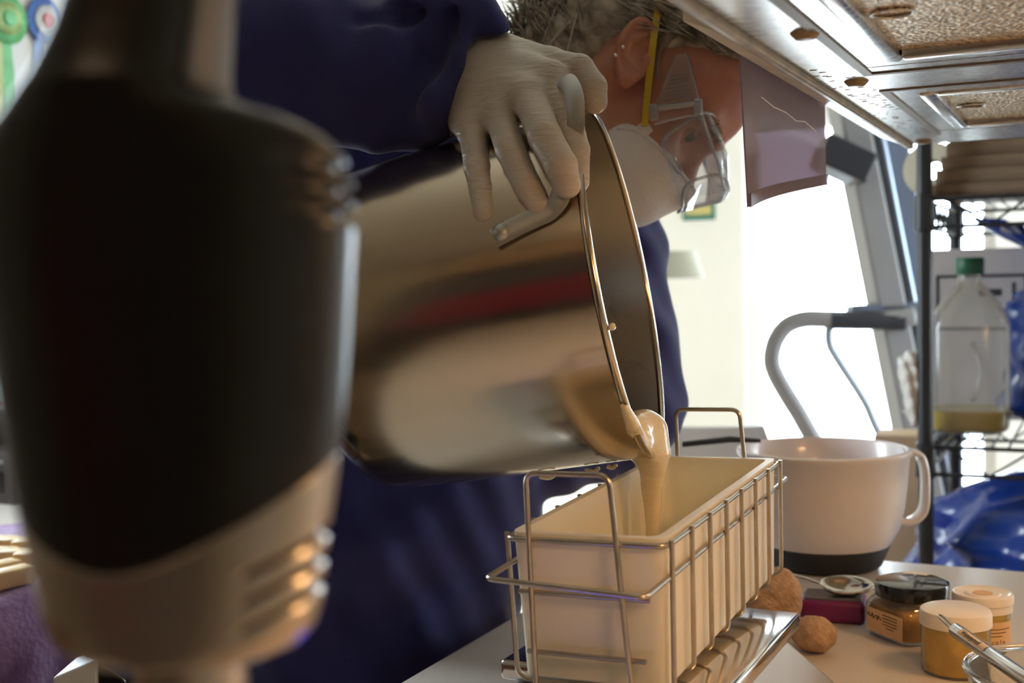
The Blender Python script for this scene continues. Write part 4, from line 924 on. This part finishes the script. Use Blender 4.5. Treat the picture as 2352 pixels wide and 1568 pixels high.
_bp = N_.new('ShaderNodeBump'); _bp.inputs['Strength'].default_value = .5; _bp.inputs['Distance'].default_value = .004
L_.new(_tc.outputs['Object'], _mp.inputs['Vector']); L_.new(_mp.outputs['Vector'], _nz.inputs['Vector']); L_.new(_nz.outputs['Fac'], _bp.inputs['Height']); L_.new(_bp.outputs['Normal'], N_['Principled BSDF'].inputs['Normal'])
N_, L_ = nodes_of(m_coat)       # flour dust specks on the cloth
_b = N_['Principled BSDF']; _src = _b.inputs['Base Color'].links[0].from_socket
_vo = N_.new('ShaderNodeTexVoronoi'); _vo.inputs['Scale'].default_value = 42; _n2 = N_.new('ShaderNodeTexNoise'); _n2.inputs['Scale'].default_value = 9
_r = N_.new('ShaderNodeMapRange'); _r.inputs['From Min'].default_value = .10; _r.inputs['From Max'].default_value = .04
_r2 = N_.new('ShaderNodeMapRange'); _r2.inputs['From Min'].default_value = .62; _r2.inputs['From Max'].default_value = .75
_mu = N_.new('ShaderNodeMath'); _mu.operation = 'MULTIPLY'; _mx = N_.new('ShaderNodeMixRGB'); _mx.inputs[2].default_value = (.30, .27, .22, 1)
_t = N_.new('ShaderNodeTexCoord'); L_.new(_t.outputs['Object'], _vo.inputs['Vector']); L_.new(_t.outputs['Object'], _n2.inputs['Vector'])
L_.new(_vo.outputs['Distance'], _r.inputs['Value']); L_.new(_n2.outputs['Fac'], _r2.inputs['Value']); L_.new(_r.outputs['Result'], _mu.inputs[0]); L_.new(_r2.outputs['Result'], _mu.inputs[1])
L_.new(_mu.outputs[0], _mx.inputs[0]); L_.new(_src, _mx.inputs[1]); L_.new(_mx.outputs[0], _b.inputs['Base Color'])
# ---- head frame: f forward (the way the face looks), u towards the crown, s towards the camera
AF = R(52); YAW = R(7)
Fv = np.array([math.cos(AF), -math.sin(AF), 0.]); Uv = np.array([math.sin(AF), math.cos(AF), 0.]); Sv = np.array([0., 0., -1.])
cy_, sy2 = math.cos(YAW), math.sin(YAW); Fv, Sv = Fv*cy_+Sv*sy2, Sv*cy_-Fv*sy2
earp = K(1455, 130, 1.17); HO = earp-Sv*.080
def h2c(P): P = np.asarray(P, float); return HO+P[..., 0:1]*Fv+P[..., 1:2]*Uv+P[..., 2:3]*Sv
HB = np.stack([Fv, Uv, Sv])
def c2h(P): return (np.asarray(P, float)-HO) @ HB.T
def h2w(P): return cam2world(h2c(np.atleast_2d(np.asarray(P, float))))
def skull(P):
    d = ell(P, (-.004, .052, 0), (.098, .088, .076))
    d = smin(d, ell(P, (.048, -.012, 0), (.052, .082, .060)), .03)
    d = smin(d, ell(P, (.045, -.070, 0), (.050, .036, .050)), .03)
    d = smin(d, ell(P, (.082, -.096, 0), (.020, .018, .022)), .02)
    d = smin(d, ell(P, (.044, .040, 0), (.064, .062, .064)), .02)
    return d
def mirror(P): Q = P.copy(); Q[..., 2] = np.abs(Q[..., 2]); return Q
def head(P):
    Q = mirror(P); d = skull(P)
    d = smin(d, cap(Q, (.092, .024, .008), (.082, .026, .042), .014, .012), .012)         # brow
    d = smin(d, ell(Q, (.070, -.028, .040), (.024, .022, .020)), .016)                     # cheek bone
    d = smax(d, -ell(Q, (.104, .002, .033), (.024, .016, .021)), .010)                     # eye socket
    d = np.minimum(d, ell(Q, (.0790, .002, .033), (.0135, .0125, .0145)))                  # eyeball with lids
    d = smin(d, chain(Q, [(.093, .016, 0), (.106, -.010, 0), (.116, -.028, 0)], [.008, .010, .0125]), .010)   # nose
    d = smin(d, ell(Q, (.100, -.028, .011), (.011, .008, .008)), .006)
    d = smin(d, ell(Q, (.092, -.056, 0), (.011, .007, .022)), .006); d = smin(d, ell(Q, (.090, -.068, 0), (.011, .008, .020)), .006)
    e = Q-np.array([-.002, .004, .0765])                                                   # ear in its own frame
    c_, s_ = math.cos(.58), math.sin(.58); E = np.stack([e[..., 0]*c_+e[..., 1]*s_, -e[..., 0]*s_+e[..., 1]*c_, e[..., 2]+.30*e[..., 0]], -1)
    ear = ell(E, (0, 0, .001), (.017, .030, .007))
    ear = smax(ear, -ell(E, (.001, .003, .0095), (.0105, .020, .0072)), .003)
    an = np.linspace(-.6, 4.0, 12); hx = [(-.0165*math.sin(t-.3)*1.0+.0, .0285*math.cos(t-.3)+.0015, .0065) for t in an]
    ear = smin(ear, chain(E, hx, [.0030]*12), .002)
    ear = smin(ear, chain(E, [(.004, .018, .006), (-.006, .010, .0055), (-.007, -.006, .0055), (.002, -.014, .0055)], [.0022]*4), .003)
    ear = smin(ear, ell(E, (-.001, -.026, .004), (.008, .009, .0045)), .004); ear = smin(ear, ell(E, (.0125, -.003, .006), (.004, .006, .004)), .003)
    d = smin(d, ear, .004)
    d = smin(d, chain(P, [(-.030, -.005, 0), (-.045, -.075, 0), (-.070, -.170, 0)], [.058, .056, .066]), .035)  # neck
    d = smin(d, cap(Q, (-.012, -.010, .060), (-.020, -.120, .030), .011, .012), .014)      # neck tendon
    return d
body = sdf_obj('body', head, (-.15, -.20, -.105), (.135, .150, .110), .0024, m_skin, person, lambda V: cam2world(h2c(V)))
for sgn in (1, -1):
    wv = h2w([(.0900, .001, .033*sgn+.0078), (.098, -.001, .033*sgn+.0135)]); dz = Vector(wv[1]-wv[0])
    MB().lathe([(0, .0009), (.0030, .0007), (.0056, -.0002), (.0060, -.002)], Matrix.Translation(Vector(wv[0])) @ dz.to_track_quat('Z', 'Y').to_matrix().to_4x4(), 16).obj('eye', mat('dark_iris', (.02, .018, .02), .1, vary=.1, coat=.6), body, smooth=180)
# brow hair and lashes
bh_ = MB(); rb = random.Random(11)
for k in range(60):
    s0 = rb.uniform(.010, .052); f0 = .1055-.35*max(0, s0-.02); a = h2w([(f0, .023+rb.uniform(-.004, .005), s0), (f0+.003, .027+rb.uniform(-.002, .004), s0+.006)]); bh_.tube([tuple(a[0]), tuple(a[1])], [.0007, .0002], 4)
bh_.obj('eyebrow', mat('grey_brow', (.20, .16, .12), .7, vary=.2), body)
for (f, u, nm) in ((-.0105, -.006, 0), (-.0085, -.0165, 1)):
    c = h2c(np.array([[f-.001, u+.002, .0885]]))[0]
    MB().lathe([(0, .0022), (.0014, .0016), (.0020, 0), (.0014, -.0016), (0, -.002)], Matrix.Translation(Vector(cam2world([c])[0])), 12).obj('earring', mat('silver_stud', (.85, .82, .78), .1, 1., vary=.02), body, smooth=180)
# ---- coat
sh_near, el_near = K(690, -40, 1.24), K(430, 135, 1.03)
sleeve = [sh_near, el_near, K(700, 135, 1.01), K(900, 150, 1.0), K(1010, 160, .998), K(1066, 170, 1.0)]
sl_r = [.105, .082, .068, .060, .056, .046]
far = [K(1310, 455, 1.44), K(1400, 700, 1.40), K(1432, 940, 1.36)]
def coat_f(P):
    Z0 = 1.36; Q = P.copy(); Q[..., 2] = Z0+(Q[..., 2]-Z0)/1.22
    c3 = lambda px, py, z=Z0: K(px, py, z)
    d = chain(Q, [c3(700, 2900), c3(760, 1900), c3(850, 1460), c3(915, 1150), c3(985, 760), c3(1030, 480)], [.175, .17, .165, .165, .160, .150])
    d = smin(d, cap(P, K(1030, 470, 1.36), far[0], .13, .085), .06)
    d = smin(d, cap(P, K(1010, 420, 1.36), sh_near, .135, .10), .06)
    d = smin(d, cap(P, K(1120, 420, 1.36), c2c_neck, .095, .070), .04)
    arm = chain(P, far, [.088, .074, .064]); fore = cap(P, far[2], K(1175, 1075, 1.30), .064, .046)
    d = smin(d, arm, .03); d = smin(d, smin(arm, fore, .02), .006)
    s_ = chain(P, sleeve, sl_r)
    # bunched folds at the wrist
    s_ = smin(s_, chain(P, [K(1035, 30, 1.0), K(1075, 60, .975), K(1118, 76, .97)], [.020, .022, .014]), .018)
    s_ = smin(s_, chain(P, [K(1060, 45, .96), K(1020, 130, .945), K(1000, 215, .95), K(1012, 262, .965)], [.016, .016, .017, .013]), .012)
    s_ = smin(s_, chain(P, [K(930, 35, .97), K(985, 10, .985), K(1060, 15, 1.0)], [.02, .02, .018]), .02)
    s_ = smax(s_, -chain(P, [K(1042, 25, .955), K(1010, 70, .945), K(955, 160, .938), K(925, 240, .944)], [.005, .009, .013, .012]), .007)
    s_ = smax(s_, -chain(P, [K(935, 250, .946), K(945, 200, .941), K(978, 255, .950)], [.005, .007, .006]), .005)
    s_ = smax(s_, -chain(P, [K(640, 215, .935), K(760, 265, .948), K(880, 292, .962), K(1000, 300, .97)], [.006, .006, .007, .006]), .006)
    s_ = smax(s_, -chain(P, [K(830, 45, .945), K(900, 40, .945), K(975, 22, .96)], [.006, .008, .006]), .008)
    s_ = smin(s_, chain(P, [K(700, 290, .99), K(850, 300, .985), K(1010, 268, .985)], [.018, .016, .010]), .016)
    d = smin(d, s_, .02)
    fold = .0045*np.sin(P[..., 0]*34+P[..., 1]*22+2*np.sin(P[..., 1]*13+P[..., 2]*9))+.003*np.sin(P[..., 1]*61-P[..., 0]*38+1.7*np.sin(P[..., 0]*25))+.0016*np.sin(P[..., 0]*120+P[..., 1]*70+P[..., 2]*40)
    d = d+fold
    open_ = cap(P, K(1068, 171, .999), K(1150, 190, .985), .036, .040)        # cuff opening
    d = smax(d, -open_, .006)
    d = np.maximum(d, -(P[..., 1]+.72))                                       # hem
    nk = c2h(P); d = np.maximum(d, -(cap(nk, (-.045, -.075, 0), (-.030, -.02, 0), .064, .07)))
    return d
c2c_neck = h2c(np.array([[-.075, -.165, 0]]))[0]
coat = sdf_obj('coat', coat_f, (-.62, -.76, .86), (.24, .46, 1.66), .0056, m_coat, person, relax=2)
# collar
# ---- gloves
def hand_sdf(wrist, mets, fingers, thumb):
    def f(P):
        d = cap(P, wrist[0][0], wrist[1][0], wrist[0][1], wrist[1][1])
        d = smin(d, cap(P, wrist[2][0], (wrist[0][0]+wrist[1][0])/2, wrist[2][1], wrist[2][1]), .02)
        for a, b, ra, rb_ in mets: d = smin(d, cap(P, a, b, ra, rb_), .015)
        fs = None
        for pts, rs in fingers+[thumb]:
            e = chain(P, pts, rs)
            for i in range(1, len(pts)-1): e = smin(e, np.linalg.norm(P-pts[i], axis=-1)-rs[i], .002)
            fs = e if fs is None else smin(fs, e, .0022)
        d = smin(d, fs, .006)
        return d
    return f
w_ = [(K(1078, 135, 1.0), .025), (K(1042, 245, .985), .022), (K(985, 165, 1.0), .030)]
mets = [(K(1050, 240, .985), K(1086, 300, .935), .018, .0125), (K(1062, 215, .985), K(1150, 270, .918), .019, .0135), (K(1078, 180, .985), K(1214, 222, .905), .020, .0140), (K(1092, 140, .99), K(1265, 180, .920), .020, .0135), (K(1120, 122, 1.0), K(1262, 148, .955), .020, .0130)]
fing = [([K(1086, 300, .935), K(1096, 385, .897), K(1107, 440, .882), K(1112, 488, .870)], [.0110, .0098, .0090, .0082]),
        ([K(1150, 270, .918), K(1172, 345, .880), K(1210, 425, .859), K(1238, 474, .855)], [.0118, .0108, .0100, .0088]),
        ([K(1214, 222, .905), K(1252, 315, .860), K(1288, 380, .842), K(1302, 424, .842)], [.0125, .0120, .0114, .0098]),
        ([K(1265, 180, .920), K(1302, 265, .892), K(1322, 345, .872), K(1325, 415, .862)], [.0118, .0108, .0102, .0090])]
thumb = ([K(1262, 148, .955), K(1330, 160, .930), K(1360, 200, .922), K(1366, 232, .922)], [.0125, .0118, .0112, .0098])
gh = hand_sdf(w_, mets, fing, thumb)
lo = K(950, 540, .86); lo[2] = .82; hi = K(1420, 70, 1.03); hi[2] = 1.06
glove = sdf_obj('glove', gh, lo, hi, .0021, m_glove, person, relax=2); glove['label'] = 'cream latex glove gripping the pot handle'
# left glove under the far side of the pot
b = K(1160, 1075, 1.29)
def L3(dx, dy, dz): return b+np.array([dx, dy, dz])
w2 = [(L3(.0, .012, 0), .024), (L3(0, -.012, 0), .022), (L3(.03, -.004, .01), .028)]
mets2 = [(L3(-.01, .02-.012*i, 0), L3(-.085, .03-.022*i, -.035), .017, .0125) for i in range(4)]
fing2 = [([L3(-.085, .03-.022*i, -.035), L3(-.118, .035-.024*i, -.062), L3(-.135, .036-.024*i, -.090), L3(-.140, .034-.023*i, -.108)], [.0115, .0105, .0098, .0085]) for i in range(4)]
th2 = ([L3(-.03, .03, -.01), L3(-.055, .055, -.035), L3(-.07, .065, -.065)], [.014, .0115, .0095])
gl2 = sdf_obj('glove', hand_sdf(w2, mets2, fing2, th2), b-np.array([.17, .09, .15]), b+np.array([.08, .10, .06]), .004, m_glove, person)
# ---- mask
m_mask = mat('white_mask_felt', (.78, .75, .72), .8, vary=.03, bump=.25, bscale=350, sss=.1)
def mask_f(P):
    o_ = ell(P, (.069, -.056, 0), (.060, .066, .066)); o_ = smin(o_, ell(P, (.112, -.030, 0), (.022, .022, .018)), .018)
    top = P[..., 1]-(-.032+(P[..., 0]-.056)*.17); back = .034-P[..., 0]+.12*np.abs(P[..., 2])*0
    return smax(smax(o_, top, .004), back, .004)
mask = sdf_obj('mask', mask_f, (.03, -.13, -.08), (.170, .03, .08), .0024, m_mask, person, lambda V: cam2world(h2c(V))); mask['label'] = 'white cup respirator mask'
# embossed rib, edge welt and strap tab on the mask
def surf(fn, px, py, z0=1.0, lift=0.):
    d = K(px, py, 1.0); dn = d/np.linalg.norm(d); t = z0
    for _ in range(160):
        q = fn(c2h(dn*t)[None, :])[0]
        if q < 2e-4: break
        t += q*.8
        if t > 2: break
    return dn*(t-lift)
rib = [surf(mask_f, px, py, 1.0, .0002) for px, py in [(1520, 342), (1528, 338), (1545, 362), (1562, 388), (1566, 398), (1558, 396), (1540, 372), (1524, 352)]]
MB().tube([tuple(p) for p in cam2world(rib)], .0016, 6, True).obj('pressed_rib', mat('mask_crease', (.55, .52, .50), .8, vary=.05), mask, smooth=180)
welt = [surf(mask_f, px, py, 1.0, .0003) for px, py in [(1418, 296), (1445, 296), (1480, 310), (1510, 335), (1540, 372), (1570, 405), (1592, 428)]]
MB().tube([tuple(p) for p in cam2world(spline(welt, 4))], .0016, 6).obj('edge_welt', m_mask, mask, smooth=180)
def covered(P): return np.minimum(head(P), mask_f(P))
tabp = [surf(covered, px, py, 1.0, .0012) for px, py in [(1462, 290), (1484, 272), (1500, 300), (1488, 312), (1470, 304)]]
MB().add(cam2world(tabp+[p+np.array([0, 0, .002]) for p in tabp]), [(0, 1, 2, 3, 4), (9, 8, 7, 6, 5)]+[(i, (i+1) % 5, 5+(i+1) % 5, 5+i) for i in range(5)]).obj('strap_tab', m_mask, mask)
# ---- hair: cap under loose locks
hr = random.Random(21)
m_hair = mat('ash_brown_grey_hair', (.54, .48, .38), .5, col2=(.20, .16, .11), vscale=60, stretch=(1, 1, 1), spec=.4)
def hair_f(P):
    d = ell(P, (-.002, .058, 0), (.110, .094, .083)); d = smin(d, cap(P, (-.058, .020, 0), (-.050, -.034, 0), .066, .0655), .03)
    d = smax(d, P[..., 0]-smax(-.020+0*P[..., 0], P[..., 1]-.023, .02), .008)
    d = smax(d, -cap(P, (-.004, -.012, .06), (.0, .026, .12), .024, .026), .006)
    return d+.0022*np.sin(P[..., 0]*150+P[..., 2]*90+P[..., 1]*60)+.0012*np.sin(P[..., 1]*330+P[..., 2]*260)
hair = sdf_obj('hair', hair_f, (-.16, -.10, -.11), (.125, .175, .11), .0035, m_hair, person, lambda V: cam2world(h2c(V)))
lk = MB(); V0 = []
cnt = 0
while cnt < 2600:
    a = hr.uniform(0, 2*math.pi); b_ = hr.uniform(-1, 1); r_ = math.sqrt(1-b_*b_); c0 = np.array([-.002+.109*r_*math.cos(a), .058+.093*b_, .082*r_*math.sin(a)])
    if hr.random() < .5: c0 = np.array([-.054+.066*r_*math.cos(a), hr.uniform(-.034, .02)+.066*b_, .066*r_*math.sin(a)])
    if abs(hair_f(c0[None, :])[0]) > .008: continue
    if c0[2] < -.03 and hr.random() < .6: continue
    nrm = c0-np.array([-.01, .04, 0]); nrm /= np.linalg.norm(nrm)
    flow = np.array([-1.0, -.25, 0])+np.array([hr.gauss(0, .25), hr.gauss(0, .30), hr.gauss(0, .25)]); flow -= nrm*(flow @ nrm)*.85; flow /= np.linalg.norm(flow)+1e-9
    L = hr.uniform(.025, .060); bend = np.array([0, -1, 0])*hr.uniform(-.1, .5)+nrm*hr.uniform(-.1, .32)
    if c0[0] < -.05 and c0[1] < .03:
        L *= 1.25; bend = np.array([.788, -.616, 0])*hr.uniform(.2, 1.1)+nrm*hr.uniform(0, .3)
    pts = [c0+flow*L*t+bend*L*t*t*.6 for t in (0, .33, .66, 1)]; w0 = hr.uniform(.0005, .0013)
    wpt = h2w(pts); lk.tube([tuple(p) for p in wpt], [w0, w0*1.1, w0*.8, w0*.2], 3); cnt += 1
side_px = [(1610, 50), (1565, 62), (1535, 82), (1518, 112), (1511, 150), (1512, 180)]
for k in range(26):
    jx_, jy_ = hr.gauss(0, 9), hr.gauss(0, 8); L0 = hr.randint(4, 6)
    pp = [surf(lambda P: np.minimum(head(P), hair_f(P)), px+jx_*(1-.12*q_), py+jy_, 1.0, .002+.003*hr.random()) for q_, (px, py) in enumerate(side_px[:L0])]
    pp = spline(pp, 4); lk.tube([tuple(p) for p in cam2world(pp)], [.0009*(1-.8*q_/len(pp)) for q_ in range(len(pp))], 3)
lk.obj('loose_locks', m_hair, hair, smooth=180)['kind'] = 'stuff'
# ---- mask strap over the side of the head
def hh(P): return np.minimum(np.minimum(head(P), hair_f(P)), mask_f(P))
strap_px = [(1481, 290), (1484, 250), (1489, 200), (1494, 150), (1500, 100), (1507, 50), (1514, 5), (1519, -40), (1523, -80)]
sc2 = [surf(hh, px, py, 1.0, .003 if py > 130 else .0075) for px, py in strap_px]
zz_ = np.array([p[2] for p in sc2]); zz_ = np.minimum(zz_, np.convolve(np.pad(zz_, 1, 'edge'), [.25, .5, .25], 'valid')); sc2 = [p*(z/p[2]) for p, z in zip(sc2, zz_)]
sw = cam2world(spline(sc2, 5)); sdv = cam2world([[1, .1, 0], [0, 0, 0]]); sdv = sdv[0]-sdv[1]; sdv /= np.linalg.norm(sdv)
MB().grid([[p-sdv*.0034 for p in sw], [p+sdv*.0034 for p in sw]], .0008).obj('strap', mat('yellow_elastic', (.62, .44, .03), .5, vary=.08, vscale=60), mask, smooth=60)
# ---- goggles
m_gog = clear_mat('goggle_plastic', (.96, .96, .97), gloss=.05, rough=.06, haze=.07, hazecol=(.85, .85, .88), facing=.35)
m_gedge = clear_mat('goggle_edge', (.90, .91, .93), gloss=.20, rough=.1, haze=.30, hazecol=(.85, .85, .87))
gog = bpy.data.objects.new('goggles', None); COL.objects.link(gog); gog.parent = person; gog.location = Vector(h2w([(.1, 0, 0)])[0])-world_loc(person); gog['label'] = 'clear plastic safety goggles'
def gsec(f, w, u0, u1, n=40):     # goggle cross section in the face plane (u,s) at depth f
    P = []
    for i in range(n):
        a = 2*math.pi*i/n; c, s_ = math.cos(a), math.sin(a); e = 4.; k = (abs(c)**e+abs(s_)**e)**(-1/e)
        P.append((f-.16*(k*s_)**2*w+.42*(u1-u0)/2*k*c*(1 if f > .1 else .3), (u0+u1)/2+(u1-u0)/2*k*c, w*k*s_))
    return P
secs = [gsec(.092, .073, -.034, .032), gsec(.118, .072, -.038, .020), gsec(.143, .068, -.041, .002), gsec(.146, .064, -.038, -.001)]
V = [p for s_ in secs for p in h2w(s_)]; n = 40; F = []
for k in range(3):
    for i in range(n): F.append((k*n+i, k*n+(i+1) % n, (k+1)*n+(i+1) % n, (k+1)*n+i))
MB().add(V, F).obj('goggle_cup', m_gog, gog, smooth=50)
MB().add([p for p in h2w(secs[3])], [tuple(range(n))]).obj('goggle_lens', m_gog, gog)
for k, r_ in ((0, .0018), (2, .0016)): MB().tube([tuple(p) for p in h2w(secs[k])], r_, 6, True).obj('goggle_rim', m_gedge, gog, smooth=180)
def side(px, py, s_=.0795):       # a pixel on the goggles' side plane
    d = K(px, py, 1.0); pt = HO+Sv*s_; t = (pt @ Sv)/(d @ Sv); return d*t
arm_o = [side(*p) for p in [(1552, 128), (1578, 122), (1606, 243), (1500, 262)]]
G_ = [[arm_o[0]*(1-t)+arm_o[3]*t for t in np.linspace(0, 1, 12)], [arm_o[1]*(1-t)+arm_o[2]*t for t in np.linspace(0, 1, 12)]]
MB().grid([[tuple(p) for p in cam2world(r_)] for r_ in G_], .002).obj('temple_arm', m_gog, gog)
for pr in ((arm_o[0], arm_o[3]), (arm_o[1], arm_o[2])): MB().tube([tuple(p) for p in cam2world(pr)], .0012, 6).obj('arm_edge', m_gedge, gog, smooth=180)
for t in np.linspace(.36, .86, 8):
    a_ = arm_o[0]*(1-t)+arm_o[3]*t; b_ = arm_o[1]*(1-t)+arm_o[2]*t; MB().tube([tuple(p) for p in cam2world([a_*.85+b_*.15, a_*.15+b_*.85])], .0007, 5).obj('arm_rib', m_gedge, gog, smooth=180)
MB().tube([tuple(p) for p in cam2world([side(1500, 250, .081), side(1604, 238, .081)])], .0028, 8).obj('hinge_bar', m_gedge, gog, smooth=60)
for p in ((1502, 258), (1604, 246)): MB().box(cam2world([side(*p, .081)])[0], (.008, .007, .016), None, .002).obj('hinge_block', m_gedge, gog)
low = [side(*p, .078) for p in [(1500, 262), (1606, 243), (1640, 330), (1665, 440), (1600, 452), (1545, 390)]]
MB().add(cam2world(low), [tuple(range(6))]).obj('side_shield', m_gog, gog)
MB().tube([tuple(p) for p in cam2world([side(1606, 243), side(1622, 300), side(1648, 372), side(1664, 440)])], .0015, 6).obj('shield_edge', m_gedge, gog, smooth=180)
MB().tube([tuple(p) for p in cam2world(spline([side(1503, 285), side(1555, 272), side(1600, 266), side(1612, 278)], 5))], .0011, 6).obj('shield_edge', m_gedge, gog, smooth=180)
# ---- trousers and shoes below the coat
m_tr = mat('charcoal_denim', (.03, .03, .045), .85, bump=.3, bscale=400, vary=.15)
for sg_ in (-.10, .10):
    hp2 = K(660, 2300, 1.36)+np.array([0, 0, sg_]); ft = cam2world([hp2])[0]; 
    kn = np.array([ft[0], ft[1], .46]); an = np.array([ft[0]-.02, ft[1], .085]); th0 = np.array([ft[0], ft[1], .75])
    MB().tube([tuple(p) for p in (th0, kn, (kn+an)/2, an)], [.085, .065, .06, .05], 20).obj('trouser_leg', m_tr, person, smooth=60)
    fd = np.array([math.cos(R(26)), math.sin(R(26)), 0])
    V = [];
    MB().tube([tuple(an-fd*.06+np.array([0, 0, -.035])), tuple(an+np.array([0, 0, -.035])), tuple(an+fd*.09+np.array([0, 0, -.045])), tuple(an+fd*.17+np.array([0, 0, -.05]))], [.034, .046, .042, .030], 16).obj('shoe', m_dk, person, smooth=180)
